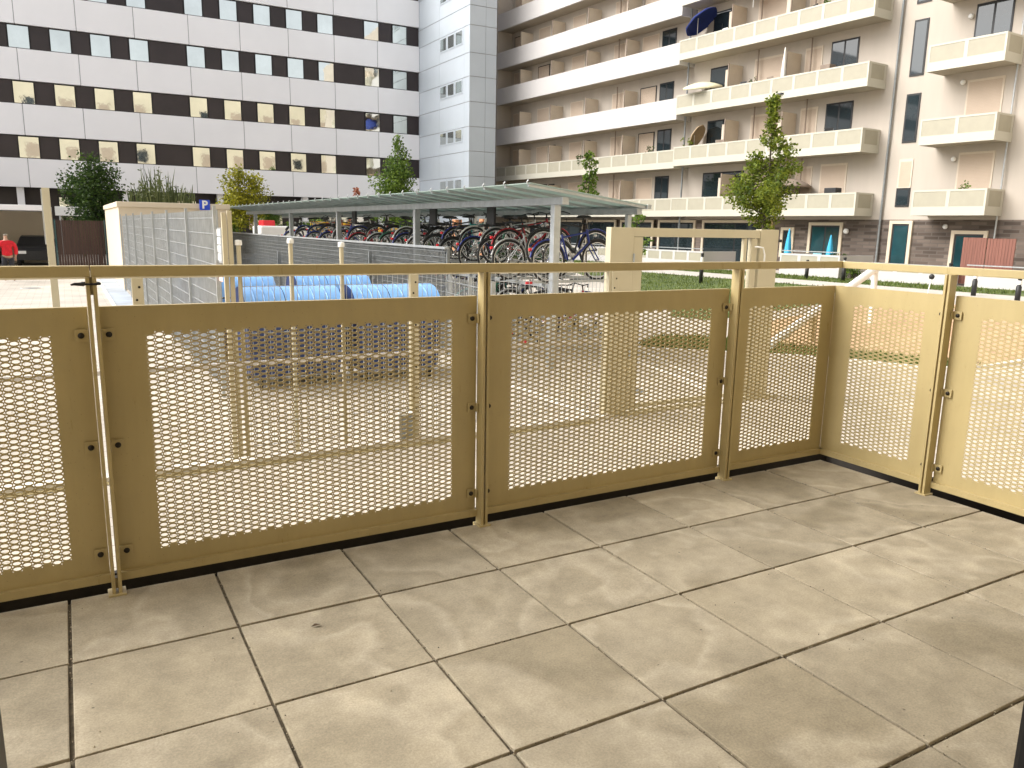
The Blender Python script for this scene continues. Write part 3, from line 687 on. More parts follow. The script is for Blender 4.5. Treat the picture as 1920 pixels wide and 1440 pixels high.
def leaf_obj(name, V, F, tone, m, parent):
    me = bpy.data.meshes.new(name); me.from_pydata([tuple(v) for v in V], [], F); me.materials.append(M[m])
    a = me.attributes.new('tone', 'FLOAT', 'FACE'); a.data.foreach_set('value', tone)
    o = bpy.data.objects.new(name, me); COL.objects.link(o); o.parent = parent; return o
def tree(name, label, loc, h, trunk_h, prof, nleaf, lsize, m, seed, r0=.06, nb=26, group=None, lean=0., clump=.22):
    """prof(u) -> radius of the crown at relative height u"""
    rng = random.Random(seed); t = thing(name, label, 'tree', loc, group=group)
    tr = MB(); pts = []
    for i in range(9):
        u = i/8; pts.append(Vector((lean*u*h+rng.uniform(-.02, .02)*h*.3, rng.uniform(-.02, .02)*h*.3, u*h*.97)))
    tr.tube(pts, [r0*(1-.85*i/8)+.004 for i in range(9)], 8)
    cen = []
    for i in range(nb):
        u = (i+rng.random())/nb; z = trunk_h+u*(h-trunk_h)*.97; az = rng.uniform(0, 6.28); rad = prof(u)
        q = min(7.99, max(0, z-.25*rad)/(h*.97)*8); k = int(q); p0 = pts[k].lerp(pts[k+1], q-k)
        rr = rad*rng.uniform(.45, 1.0); e = p0+Vector((math.cos(az)*rr, math.sin(az)*rr, rad*rng.uniform(.1, .5)))
        mid = p0.lerp(e, .5)+Vector((0, 0, -.06*rad)); tr.tube([p0, mid, e], [r0*.34*(1-.5*u), r0*.22*(1-.5*u), .004], 5)
        cr = clump*max(.55, min(1.4, rad*1.2)); cen.append((e, cr)); cen.append((mid.lerp(e, .3), cr*.9))
        if rng.random() < .5: cen.append((p0+Vector((rng.uniform(-.1, .1), rng.uniform(-.1, .1), .1)), cr*.8))
    cen.append((pts[-1], clump*.5)); tr.build('trunk', 'bark', t)
    V, F, tn = leaf_cloud(cen, nleaf, lsize, rng); leaf_obj('crown', V, F, tn, m, t)
    return t
def on(x, y): return (x, y, gz(x))
maple_prof = lambda u: (.3+.7*min(1, u/.2))*1.02*max(.05, 1-(u/.80)**2.4) if u < .75 else .11*(1-(u-.75)/.3)+.02
tree('maple_tree', 'young staked maple with a narrow pointed leader in front of the balconies', on(16.05, 11.85), 5.62, 2.25, maple_prof, 8500, .082, 'leaf_maple', 3, .055, 52, clump=.27)
sk = thing('tree_stake', 'pale wooden stake tied to the young maple behind the gate post', 'stake', on(16.2, 11.75)); MB().tube([(0, 0, 0), (0, 0, 2.45)], .035, 8).build('pole', 'wood_stake', sk); MB().tube([(-.16, .1, 2.3), (.05, .04, 2.32)], .012, 6).build('strap', 'black', sk)
tree('leafy_tree', 'dark green bushy tree behind the brown board fence', (1.75, 43.3, -.9), 5.35, 1.2, lambda u: 1.45*(math.sin(math.pi*min(1, .18+u*.72)))**.7, 9000, .15, 'leaf_dark', 11, .09, 46, clump=.55)
tree('yellow_green_tree', 'yellow green young tree left of the shelter roof', (7.75, 37.5, -.9), 4.95, 2.2, lambda u: 1.15*(math.sin(math.pi*min(1, .2+u*.7)))**.8, 4200, .135, 'leaf_yel', 12, .07, 30, clump=.38)
tree('columnar_tree', 'green pointed tree in front of the stair tower', (17.2, 40.8, -.9), 7.3, 1.6, lambda u: 1.75*(1-u)**.7*min(1, .55+u*2)+.12, 8500, .16, 'leaf_mid', 13, .1, 44, clump=.5)
tree('sapling', 'thin sapling with a sparse crown above the right end of the shelter', on(19.05, 24.2), 5.15, 3.0, lambda u: .62*(1-u)**.9*min(1, .5+u*3)+.06, 900, .13, 'leaf_mid', 14, .045, 20, clump=.24)
tree('rusty_shrub', 'small shrub with rusty orange leaves left of the pointed green tree', (15.35, 42.6, -.9), 4.45, 1.5, lambda u: .55*math.sin(math.pi*min(1, .2+u*.75)), 500, .16, 'leaf_rust', 15, .05, 14, clump=.3)
tree('sapling', 'small sapling between shelter post and gate, seen under the roof', on(15.0, 15.8), 2.75, 1.6, lambda u: .45*math.sin(math.pi*min(1, .2+u*.75)), 420, .10, 'leaf_mid', 17, .03, 12, clump=.18)
def bush(name, label, loc, r, h, n, size, m, seed, cat='shrub'):
    rng = random.Random(seed); t = thing(name, label, cat, loc); st_ = MB(); cen = []
    for i in range(14):
        a = rng.uniform(0, 6.28); q = rng.random()**.5*r; e = Vector((math.cos(a)*q, math.sin(a)*q, h*rng.uniform(.35, .95))); st_.tube([(0, 0, 0), e*.6, e], [.012, .009, .004], 5); cen.append((e, r*.42)); cen.append((e*.7, r*.4))
    st_.build('stem', 'bark', t); V, F, tn = leaf_cloud(cen, n, size, rng); V = [Vector((v[0], v[1], max(.01, v[2]))) for v in V]; leaf_obj('foliage', V, F, tn, m, t); return t
p = L(.1, 1.4); bush('shrub', 'dark green bush at the foot of the grey downpipe', (p.x, p.y, -.5), .45, 1.0, 700, .09, 'leaf_dark', 21)
p = L(-.7, 1.5); bush('shrub', 'smaller green bush between the downpipe bush and the slanting beam', (p.x, p.y, -.5), .38, .65, 500, .09, 'leaf_mid', 22)
p = L(19.2, 3.2); bush('shrub', 'clipped green bush on the lawn, seen through the left of the gate opening', (p.x, p.y, -.5), .4, .7, 500, .09, 'leaf_dark', 23)
p = L(11.0, -.3); bush('potted_plant', 'green potted plant on the balcony next to the tan parasol', (p.x, p.y, LV[1]+.2), .35, 1.25, 500, .10, 'leaf_maple', 24, 'plant')
p = L(20.6, -.45); bush('potted_plant', 'small dark potted plant peeping over the far perforated balcony', (p.x, p.y, LA[1]+.2), .3, 1.1, 350, .10, 'leaf_dark', 25, 'plant')
def balcony_chair(s, t_, z, m, label):
    t = thing('balcony_chair', label, 'chair', L(s, t_, z+.2), R(-86)+random.uniform(-.6, .6), group='chairs on the balconies')
    MB().cbox(-.21, .21, -.2, .2, .42, .45, .01).build('seat', m, t); MB().cbox(-.21, .21, .19, .22, .5, 1.02, .012).build('backrest', m, t)
    for a in (-.19, .19):
        MB().tube([(a, -.18, 0), (a, -.18, .42)], .012, 6).build('leg', 'galv', t); MB().tube([(a, .2, 0), (a, .2, .98)], .012, 6).build('leg', 'galv', t)
for s, k, m_, lb in ((6.4, 0, 'black', 'dark chair on the lowest perforated balcony behind the maple crown'), (9.0, 1, 'taupe', 'taupe chair on the second balcony right of the tan parasol'), (2.4, 1, 'black', 'dark chair in front of the double window on the second balcony'),
                     (7.7, 2, 'black', 'dark chair on the third balcony right of the cream parasol'), (6.1, 2, 'taupe', 'taupe chair on the third balcony left of the closed white parasol'), (9.2, 3, 'white', 'white chair on the upper balcony beside the navy parasol'), (3.9, 3, 'black', 'dark chair on the upper balcony near its right end')):
    balcony_chair(s, -.35, LV[k], m_, lb)
for s, t_, z, h, m_, sd_, lb in ((6.9, -.3, LV[2], 1.15, 'leaf_dark', 61, 'dark leafy potted plant in the middle of the third balcony'), (3.0, -.3, LV[3], 1.2, 'leaf_mid', 62, 'green potted plant on the upper balcony near the double window'), (14.2, -.5, LA[1], 1.2, 'leaf_dark', 63, 'potted plant by the dark window on the far perforated balcony'), (-4.0, -.3, LC[0], 1.1, 'leaf_mid', 64, 'potted plant on the lowest balcony above the brown screens')):
    p = L(s, t_); bush('potted_plant', lb, (p.x, p.y, z+.2), .22, h, 260, .09, m_, sd_, 'plant')
# balcony clutter: low boxes, tables on balconies
for i, (s, z, w_, h_, m_, lb, ct) in enumerate(((2.6, LV[2], .5, 1.06, 'taupe', 'dark storage box on the balcony under the double window', 'box'), (1.7, LV[0], .6, 1.05, 'black', 'black storage box on the lowest balcony near its right end', 'box'))):
    o = MB().cbox(s, s+w_, -.75, -.3, z+.2, z+.2+h_, .02, X=XB_).build('storage_box', m_); tag(o, lb, ct)

def inside(x, y, poly):
    c = False; j = len(poly)-1
    for i in range(len(poly)):
        (xi, yi), (xj, yj) = poly[i], poly[j]
        if (yi > y) != (yj > y) and x < (xj-xi)*(y-yi)/(yj-yi)+xi: c = not c
        j = i
    return c
rng = random.Random(77); V = []; F = []; tn = []
lawns = [([st(-8, 1.9), st(22, 1.9), st(22, 4.65), st(-8, 4.65)], 9000), (smooth([(9.9, 9.2), (10.1, 8.3), (12.0, 6.55), (12.9, 5.1), (14.0, 4.65), (13.6, 6.2), (12.9, 7.8), (12.4, 9.2), (11.3, 10.1)], 3), 5000),
         (smooth([st(-3, 6.85), st(26, 6.85), (22.4, 40), (20.5, 27), (15.4, 14.4), (13.9, 12.9), (14.2, 11.6), (20.4, 12.6), (21.0, 11.2), (21.3, 8)], 1), 11000)]
for poly, n in lawns:
    xa, xb = min(p[0] for p in poly), max(p[0] for p in poly); ya, yb = min(p[1] for p in poly), max(p[1] for p in poly); k = 0
    while k < n:
        x, y = rng.uniform(xa, xb), rng.uniform(ya, yb)
        if not inside(x+rng.gauss(0, .05), y+rng.gauss(0, .05), poly): k += .2; continue
        k += 1; h_ = rng.uniform(.04, .11); a = rng.uniform(0, 6.28); w_ = .02; z = gz(x); b = len(V)
        V += [(x-math.cos(a)*w_, y-math.sin(a)*w_, z), (x+math.cos(a)*w_, y+math.sin(a)*w_, z), (x+rng.gauss(0, .03), y+rng.gauss(0, .03), z+h_)]; F.append((b, b+1, b+2)); tn.append(rng.random())
M['blade'] = leaf_mat('grass_blades', (.05, .085, .015), (.20, .25, .06))
g_ = leaf_obj('grass_blades', V, F, tn, 'blade', None); tag(g_, kind='stuff')

# ------------------------------------------------------------------ far objects on the left
wl = thing('ramp_house', 'pale cream flat roofed garage ramp house behind the mesh fence', 'outbuilding')
MB().box(1.75, 5.2, 26.1, 35.3, -.9, 1.80).build('wall', 'beige_stucco', wl)
MB().cbox(1.7, 5.25, 26.04, 35.36, 1.8, 1.97, .02).build('parapet', 'beige_stucco', wl)
MB().box(1.95, 5.0, 26.3, 35.1, 1.85, 1.90).build('roof_bed', 'under', wl)
def grasses(x, y, z, h, n, seed, label, wd=.5):
    rng = random.Random(seed); V = []; F = []; tn = []
    for i in range(n):
        a = rng.uniform(0, 6.28); q = rng.random()**.5*wd; x0, y0 = math.cos(a)*q, math.sin(a)*q; hh = h*rng.uniform(.35, 1); lx, ly = rng.uniform(-.25, .25)*hh, rng.uniform(-.25, .25)*hh
        b = len(V); w_ = .018
        V += [(x0-w_, y0, 0), (x0+w_, y0, 0), (x0+lx*.4+w_, y0+ly*.4, hh*.6), (x0+lx*.4-w_, y0+ly*.4, hh*.6), (x0+lx, y0+ly, hh)]
        F += [(b, b+1, b+2, b+3), (b+3, b+2, b+4)]; k = rng.random(); tn += [k, k]
        if rng.random() < .55:
            for _ in range(4):
                p = Vector((x0+lx*rng.uniform(.5, 1), y0+ly, hh*rng.uniform(.5, 1))); b = len(V); s_ = .07; ax = Vector((rng.uniform(-1, 1), rng.uniform(-1, 1), rng.uniform(-.2, 1)))*s_
                V += [p, p+ax+Vector((.02, 0, .02)), p+ax*1.6, p+ax-Vector((.02, 0, .02))]; F += [(b, b+1, b+2, b+3)]; tn += [rng.random()]
    t = thing('ornamental_grass', label, 'plant', (x, y, z), group='plants on the ramp house roof'); leaf_obj('foliage', V, F, tn, 'reed', t)
grasses(2.6, 27.0, 1.9, .75, 40, 31, 'leftmost tuft of grass on the ramp house roof'); grasses(3.1, 27.3, 1.9, 1.35, 55, 32, 'tallest dark tuft of grass and herbs on the ramp house roof'); grasses(3.75, 27.1, 1.9, .8, 50, 33, 'right hand tuft of grass on the ramp house roof beside the parking sign')
# P sign
sg = thing('parking_sign', 'small square blue parking sign with a white P', 'sign', (4.40, 25.98, 1.93))
MB().cbox(-.17, .17, -.03, .0, -.17, .17, .01).build('panel', 'signblue', sg); MB().tube([(0, .03, -.1), (0, .03, .1)], .02, 6).build('bracket', 'galv', sg)
fc = bpy.data.curves.new('P', 'FONT'); fc.body = 'P'; fc.size = .36; fc.align_x = 'CENTER'; fc.align_y = 'CENTER'; fc.extrude = .004; fc.offset = .012
fo = bpy.data.objects.new('tmp', fc); COL.objects.link(fo); bpy.context.view_layer.update()
me = bpy.data.meshes.new_from_object(fo.evaluated_get(bpy.context.evaluated_depsgraph_get())); bpy.data.objects.remove(fo)
me.materials.clear(); me.materials.append(M['white']); o = bpy.data.objects.new('letter', me); COL.objects.link(o); o.parent = sg; o.rotation_euler = (R(90), 0, 0); o.location = (0, -.036, 0)
# pole
pl = thing('steel_pole', 'tall beige steel pole on the pavement at the far left', 'pole', (-.16, 17.5, -.9))
mb = MB(); mb.cbox(-.075, .075, -.075, .075, 0, 2.93, .01); mb.build('shaft', 'gate', pl); MB().cbox(-.1, -.04, -.06, .06, 1.7, 2.9, .005).build('guide_rail', 'galv', pl); MB().cbox(-.14, .14, -.14, .14, 0, .02, .004).build('base_plate', 'galv', pl)
bf = thing('board_fence', 'dark brown vertical board fence under the bushy tree', 'fence')
mb = MB()
for k in range(18): x = -.12+k*.1; mb.cbox(x, x+.09, 36, 36.03, -.88, 1.33, .006)
mb.build('board', 'brown_fence', bf); MB().box(-.2, -.13, 35.97, 36.06, -.9, 1.36).build('post', 'teal_glass', bf); MB().box(1.69, 1.76, 35.97, 36.06, -.9, 1.36).build('post', 'teal_glass', bf)
# low white canopy + cream wall under the office (carport)
cp = thing('carport', 'flat roofed carport with a cream back wall at the far left', 'carport')
MB().cbox(-14, -.3, 40.5, 46.5, 1.75, 2.0, .02).build('roof', 'office_white', cp); MB().box(-14, -.3, 46.2, 46.4, -.9, 1.75).build('back_wall', 'beige_stucco', cp)
for x in (-12, -8, -4.2, -.55): MB().cbox(x, x+.2, 40.7, 40.9, -.9, 1.75, .01).build('post', 'galv', cp)
sb = thing('signboard', 'long white signboard low on the office front beside the bushy tree', 'signboard', (0, 55.9, 0)); MB().cbox(-.2, 4.6, 0, .12, 1.62, 2.2, .02).build('panel', 'white', sb); 
for x in (0, 4.3): MB().box(x, x+.1, .03, .1, -.9, 1.62).build('post', 'galv', sb)
MB().box(.9, 1.3, -.012, 0, 1.7, 2.12).build('symbol', 'frame_dark', sb)
def car(label, loc, rz, paint, group=None):
    t = thing('parked_car', label, 'car', loc, rz, group)
    prof = [(-2.1, .32), (-2.12, .75), (-1.95, .9), (-1.2, .98), (-.55, 1.40), (.75, 1.45), (1.55, 1.05), (2.08, .95), (2.12, .6), (2.08, .32)]
    mb = MB(); vs = []; n = len(prof)
    for y, k in ((-.86, .92), (-.8, 1), (.8, 1), (.86, .92)):
        for x, z in prof: vs.append((x, y*(1 if z < 1.0 else .82), z if k == 1 else .32+(z-.32)*.97))
    fs = [tuple(range(n))[::-1], tuple(range(3*n, 4*n))]
    for r_ in range(3):
        for i in range(n): fs.append((r_*n+i, r_*n+(i+1) % n, (r_+1)*n+(i+1) % n, (r_+1)*n+i))
    mb.add(vs, fs); mb.build('body', paint, t)
    for sd_ in (-1, 1):
        g = MB(); g.add([(-1.05, sd_*.835, 1.0), (1.4, sd_*.835, 1.05), (.72, sd_*.69, 1.38), (-.5, sd_*.69, 1.33)], [(0, 1, 2, 3)]); o = g.build('side_window', 'glass', t); s2 = o.modifiers.new('th', 'SOLIDIFY'); s2.thickness = .03; s2.offset = 0
        MB().cbox(-2.15, -2.1, sd_*.6-.16, sd_*.6+.16, .62, .76, .01).build('headlight', 'white', t); MB().cbox(2.09, 2.14, sd_*.6-.14, sd_*.6+.14, .7, .88, .01).build('tail_light', 'red', t)
    for x in (-1.3, 1.3):
        for sd_ in (-1, 1): 
            o = MB().lathe([(.18, -.1), (.32, -.09), (.33, 0), (.32, .09), (.18, .1)], 20, (x, sd_*.78, .33), ax='y').build('wheel', 'rubber', t); MB().lathe([(0, sd_*.1), (.17, sd_*.1), (.19, sd_*.06)], 14, (x, sd_*.78, .33), ax='y').build('rim', 'chrome', o)
    return t
car('black parked car under the flat carport roof at the far left', (-1.05, 43.6, -.9), R(90), 'black'); car('dark grey parked car deeper in the carport behind the person in red', (-3.6, 43.9, -.9), R(90), 'galv_dark')

# person in red
def skin_obj(name, verts, edges, m, parent=None, sub=2):
    """verts: (co, rx, ry); grown with a skin modifier"""
    me = bpy.data.meshes.new(name); bm = bmesh.new(); ly = bm.verts.layers.skin.verify(); vs = []
    for co, rx, ry in verts: v = bm.verts.new(co); v[ly].radius = (rx, ry); vs.append(v)
    vs[0][ly].use_root = True
    for a, b in edges: bm.edges.new((vs[a], vs[b]))
    bm.to_mesh(me); bm.free(); me.materials.append(M[m]); o = bpy.data.objects.new(name, me); COL.objects.link(o)
    o.modifiers.new('skin', 'SKIN').use_smooth_shade = True; s = o.modifiers.new('sub', 'SUBSURF'); s.levels = sub; s.render_levels = sub
    if parent: o.parent = parent
    return o
pr = thing('person', 'person in a bright red jacket walking away on the pavement at the far left edge', 'person', (-1.72, 31.2, -.9), R(15))
V = [((0, 0, .92), .14, .11), ((0, 0, 1.08), .13, .10), ((0, .01, 1.28), .15, .11), ((0, .0, 1.42), .12, .09), ((0, .01, 1.5), .055, .055), ((0, .02, 1.6), .085, .10), ((0, .02, 1.7), .06, .07),
     ((-.2, 0, 1.4), .06, .06), ((-.27, .02, 1.14), .045, .045), ((-.26, .12, .92), .032, .03), ((.2, 0, 1.4), .06, .06), ((.27, -.02, 1.14), .045, .045), ((.27, .05, .9), .032, .03),
     ((-.1, 0, .85), .09, .1), ((-.11, .1, .48), .062, .065), ((-.11, .02, .09), .042, .045), ((-.12, .17, .04), .04, .035), ((.1, 0, .85), .09, .1), ((.11, -.06, .48), .062, .065), ((.11, -.22, .1), .042, .045), ((.12, -.1, .04), .04, .035), ((0, .13, 1.6), .02, .02)]
Ed = [(0, 1), (1, 2), (2, 3), (3, 4), (4, 5), (5, 6), (3, 7), (7, 8), (8, 9), (3, 10), (10, 11), (11, 12), (0, 13), (13, 14), (14, 15), (15, 16), (0, 17), (17, 18), (18, 19), (19, 20), (5, 21)]
for hi, (hx, hy, hz) in ((9, (-.26, .14, .86)), (12, (.27, .07, .84))):
    pb = len(V); V.append(((hx, hy, hz), .03, .022)); Ed.append((hi, pb))
    for k, (dx, ln) in enumerate(((-.024, .075), (-.008, .085), (.008, .08), (.024, .065))):
        a = len(V); V.append(((hx+dx, hy+.012, hz-.04), .009, .009)); V.append(((hx+dx*1.1, hy+.03, hz-.04-ln*.8), .008, .008)); Ed += [(pb, a), (a, a+1)]
    a = len(V); V.append(((hx-.03*(1 if hx < 0 else -1)*-1, hy+.03, hz-.03), .009, .009)); Ed.append((pb, a))
skin_obj('body', V, Ed, 'skin', pr)
skin_obj('jacket', [((0, 0, .88), .20, .16), ((0, 0, 1.05), .185, .15), ((0, .01, 1.28), .20, .155), ((0, 0, 1.43), .155, .12), ((0, 0, 1.49), .085, .08), ((-.22, 0, 1.38), .095, .09), ((-.29, .02, 1.14), .075, .075), ((-.275, .1, .96), .058, .058), ((.22, 0, 1.38), .095, .09), ((.29, -.02, 1.14), .075, .075), ((.275, .03, .95), .058, .058)],
         [(0, 1), (1, 2), (2, 3), (3, 4), (3, 5), (5, 6), (6, 7), (3, 8), (8, 9), (9, 10)], 'redcloth', pr)
skin_obj('trousers', [((0, 0, .95), .16, .13), ((-.1, 0, .82), .11, .115), ((-.11, .1, .48), .085, .085), ((-.11, .03, .1), .07, .075), ((.1, 0, .82), .11, .115), ((.11, -.06, .48), .085, .085), ((.11, -.2, .11), .07, .075)], [(0, 1), (1, 2), (2, 3), (0, 4), (4, 5), (5, 6)], 'darkcloth', pr)
skin_obj('hair', [((0, -.02, 1.63), .098, .10), ((0, .01, 1.71), .08, .085)], [(0, 1)], 'hair', pr)

# ------------------------------------------------------------------ mesh fences
def mesh_fence(name, label, A, B, z0, z1, post_every, m='galv', step=.05, hstep=.2, pw=.03, rod=.0035, hr=.005, infill=None):
    A = Vector((*A, 0)); B = Vector((*B, 0)); d = (B-A); ln = d.length; d.normalize(); q = Vector((-d.y, d.x, 0))
    def X(v): p = A+d*v.x+q*v.y; return Vector((p.x, p.y, v.z))
    t = thing(name, label, 'fence'); mb = MB()
    n = int(ln/step)
    for i in range(n+1): mb.box(i*step-rod, i*step+rod, -rod, rod, z0, z1, X=X)
    k = int((z1-z0)/hstep)
    for j in range(k+1):
        z = z0+j*hstep+.02
        for o_ in (-1, 1): mb.box(0, ln, o_*(rod+hr)-hr*.6, o_*(rod+hr)+hr*.6, z-hr, z+hr, X=X)
    mb.build('mesh', m, t)
    np_ = max(1, int(round(ln/post_every)))
    for i in range(np_+1):
        MB().cbox(i*ln/np_-pw, i*ln/np_+pw, .02, .02+2*pw, -.9, z1+.05, .004, X=X).build('post', m, t)
    return t
mesh_fence('mesh_fence', 'long tall grey double rod mesh fence running along the left of the bin yard', (1.8, 7.5), (1.8, 25.6), -.82, 1.5, 2.5, step=.03, pw=.02)
gf = mesh_fence('mesh_fence', 'lower dense grey mesh fence with flat top rail between blue bins and bicycles', (5.9, 29.6), (5.9, 9.6), -.8, .96, 2.5, 'galv_dark', step=.03, hstep=.1)
MB().cbox(5.86, 5.94, 9.55, 29.65, .96, 1.0, .004).build('top_rail', 'galv', gf)
mesh_fence('mesh_fence', 'grey mesh gate panel closing the right end of the bin yard', (5.9, 9.5), (5.62, 7.4), -.8, .5, 1.1, 'galv', step=.05)
mesh_fence('mesh_fence', 'grey mesh fence panel across the yard behind the back row of blue bins', (1.95, 13.2), (5.8, 13.2), -.8, .75, 1.9, 'galv_dark', step=.035, hstep=.12)
nb_ = thing('notice_board', 'narrow board of white notices on the near end of the tall mesh fence', 'notice board', (1.79, 7.45, 0))
MB().cbox(-.012, 0, -.25, .12, .85, 1.28, .003).build('panel', 'galv', nb_)
for k in range(4): MB().box(-.016, -.0125, -.2, .08, .88+k*.1, .96+k*.1).build('notice', 'white', nb_)
MB().box(-.016, -.0125, -.23, .1, .62, .82).build('paper', 'pink', nb_); MB().cbox(-.02, -.0125, -.06, .02, .70, .76, .003).build('lock', 'black', nb_)

# bin yard front: khaki rail with posts
yr = thing('yard_railing', 'khaki steel railing in front of the bin yard with thick drilled posts', 'railing')
mb = MB(); mb.cbox(-4, 5.76, 4.47, 4.53, .855, .92, .006); mb.build('top_rail', 'gate', yr)
mb = MB(); mb.cbox(-4, 5.6, 4.485, 4.515, .02, .06, .004); mb.build('lower_rail', 'white_parapet', yr)  # white stands for light on the rail's top face, painted in as colour
mb = MB()
for i in range(78): x = 1.52+i*.054; mb.box(x-.0024, x+.0024, 4.515, 4.52, -.8, .855)
for j in range(8): mb.box(1.5, 5.72, 4.52, 4.525, -.78+j*.22, -.775+j*.22)
mb.build('mesh', 'galv', yr)
for x in (-1.95, .615, 3.185, 5.74):
    mb = MB(); mb.cbox(x-.045, x+.045, 4.44, 4.5, -.9, .86, .005); o = mb.build('post', 'gate', yr)
    b = MB()
    for k in range(14): b.lathe([(.0, -.004), (.009, -.004), (.011, .0)], 8, (x+.012*(-1 if k % 2 else 1), 4.44, .78-k*.11), ax='y')
    b.build('screw', 'bolt', o)
for x, zt in ((1.49, 1.19), (1.965, 1.21), (2.46, 1.18)):
    mb = MB(); mb.tube([(x, 4.55, -.9), (x, 4.55, zt-.03)], .021, 10); o = mb.build('slim_post', 'gate', yr); MB().lathe([(0, .03), (.03, .025), (.033, 0), (.033, -.02)], 12, (x, 4.55, zt-.03)).build('cap', 'white', o)
for x, zt in ((1.42, 1.45), (1.37, 1.43)): MB().cbox(x-.02, x+.02, 4.53, 4.57, -.9, zt, .004).build('corner_post', 'gate', yr)
jb = thing('junction_box', 'small dark grey junction box low on the yard railing beside a post', 'junction box', (3.07, 4.42, -.72)); MB().cbox(-.065, .065, -.05, .03, -.13, .13, .008).build('case', 'galv_dark', jb); MB().cbox(-.072, .072, -.055, .035, .13, .15, .004).build('lid', 'white', jb); MB().cbox(-.075, .075, -.04, .02, -.18, -.13, .004).build('foot', 'kerb', jb)

# gate
ga = thing('garden_gate', 'big khaki steel gate frame open to the lawn, right of the bicycle shelter', 'gate')
def gp(name, *bx): 
    mb = MB()
    for b in bx: mb.cbox(*b, .005)
    return mb.build(name, 'gate', ga)
gp('gate_post', (5.66, 6.0, 4.46, 4.56, -.9, 1.375)); gp('gate_post', (8.1, 8.43, 4.46, 4.56, -.9, 1.385))
gp('top_beam', (6.005, 8.095, 4.47, 4.55, 1.27, 1.375)); gp('leaf_stile', (6.01, 6.15, 4.475, 4.545, -.85, 1.265), ); gp('leaf_stile', (7.96, 8.06, 4.475, 4.545, -.85, 1.265)); gp('leaf_stile', (7.83, 7.885, 4.485, 4.535, -.85, 1.265))
gp('leaf_rail', (6.155, 7.82, 4.485, 4.535, -.84, -.79)); gp('floor_track', (5.9, 8.6, 4.4, 4.43, -.9, -.868), (5.9, 8.6, 4.53, 4.56, -.9, -.88))
mb = MB(); mb.tube([(8.0, 4.45, 1.16), (8.0, 4.41, 1.16), (8.09, 4.40, 1.15), (8.13, 4.40, 1.06), (8.13, 4.40, .95)], .012, 8); mb.build('handle', 'white', ga)
for z in (1.24, .55):
    mb = MB(); mb.lathe([(0, -.03), (.02, -.03), (.02, 0)], 10, (8.3 if z < 1 else 8.45, 4.46, z), ax='y'); mb.build('stud', 'black', ga)
for z in (.95, -.2): MB().tube([(6.003, 4.45, z), (6.003, 4.45, z+.12)], .013, 8).build('hinge', 'galv', ga)

# ------------------------------------------------------------------ blue bins
def make_bin(label):
    t = thing('waste_container', label, 'waste container', group='blue waste containers in the bin yard'); W, D = 1.33, .98
    mb = MB(); vs = []
    for z, k in ((.16, .90), (.92, 1.0)):
        for x, y in ((-W/2, -D/2), (W/2, -D/2), (W/2, D/2), (-W/2, D/2)): vs.append((x*k, y*k, z))
    mb.add(vs, [(3, 2, 1, 0), (4, 5, 6, 7), (0, 1, 5, 4), (1, 2, 6, 5), (2, 3, 7, 6), (3, 0, 4, 7)]); mb.build('body', 'bin', t)
    MB().cbox(-W/2-.02, W/2+.02, -D/2-.02, D/2+.02, .90, .955, .012).build('rim', 'bin', t)
    for x0, x1 in ((-W/2, -.13), (-.12, W/2)):
        mb = MB(); n = 18; vs = []; r1 = D/2-.01
        segs = 6
        for i in range(segs+1):
            x = x0+(x1-x0)*i/segs
            for j in range(n+1):
                a = math.pi*j/n; vs.append((x, -math.cos(a)*r1, .955+math.sin(a)**.85*.43))
        fs = [(i*(n+1)+j, i*(n+1)+j+1, (i+1)*(n+1)+j+1, (i+1)*(n+1)+j) for i in range(segs) for j in range(n)]
        mb.add(vs, fs, 0, True); mb.add(vs[:n+1], [tuple(range(n+1))], 1); mb.add(vs[-n-1:], [tuple(range(n+1))[::-1]], 1);  # lid ends use the body's dark blue to paint in their shade
        for i in range(1, 4):
            x = x0+(x1-x0)*i/4; mb.tube([(x, -math.cos(math.pi*j/n)*(r1-.004), .955+math.sin(math.pi*j/n)**.85*.428) for j in range(n+1)], .011, 5)
        mb.build('lid', ['lid', 'bin'], t)
    mb = MB(); mb.tube([(-.45, -D/2+.0, 1.02), (-.45, -D/2-.035, 1.03), (.45, -D/2-.035, 1.03), (.45, -D/2, 1.02)], .012, 6); mb.build('handle', 'black', t)
    for x in (-.5, .5):
        for y in (-.36, .36): MB().lathe([(0, -.025), (.08, -.025), (.09, 0), (.08, .025), (0, .025)], 14, (x, y, .09), ax='x').build('wheel', 'rubber', t)
    for x in (-1, 1): MB().tube([(x*W/2, -.1, .8), (x*(W/2+.05), -.1, .8)], .03, 8).build('trunnion', 'galv', t)
    return t
b0 = make_bin('blue waste container with a rounded lid in the front row, the left one')
for i, (x, y, lb) in enumerate(((2.80, 8.2, None), (4.30, 8.15, 'blue waste container with a rounded lid in the front row, the right one'), (2.52, 11.0, 'blue waste container with a rounded lid in the back row, the left one'), (4.22, 11.0, 'blue waste container with a rounded lid in the back row, the right one'))):
    o = b0 if i == 0 else copy_tree(b0)
    o.location = (x, y, -.9)
    if lb: o['label'] = lb

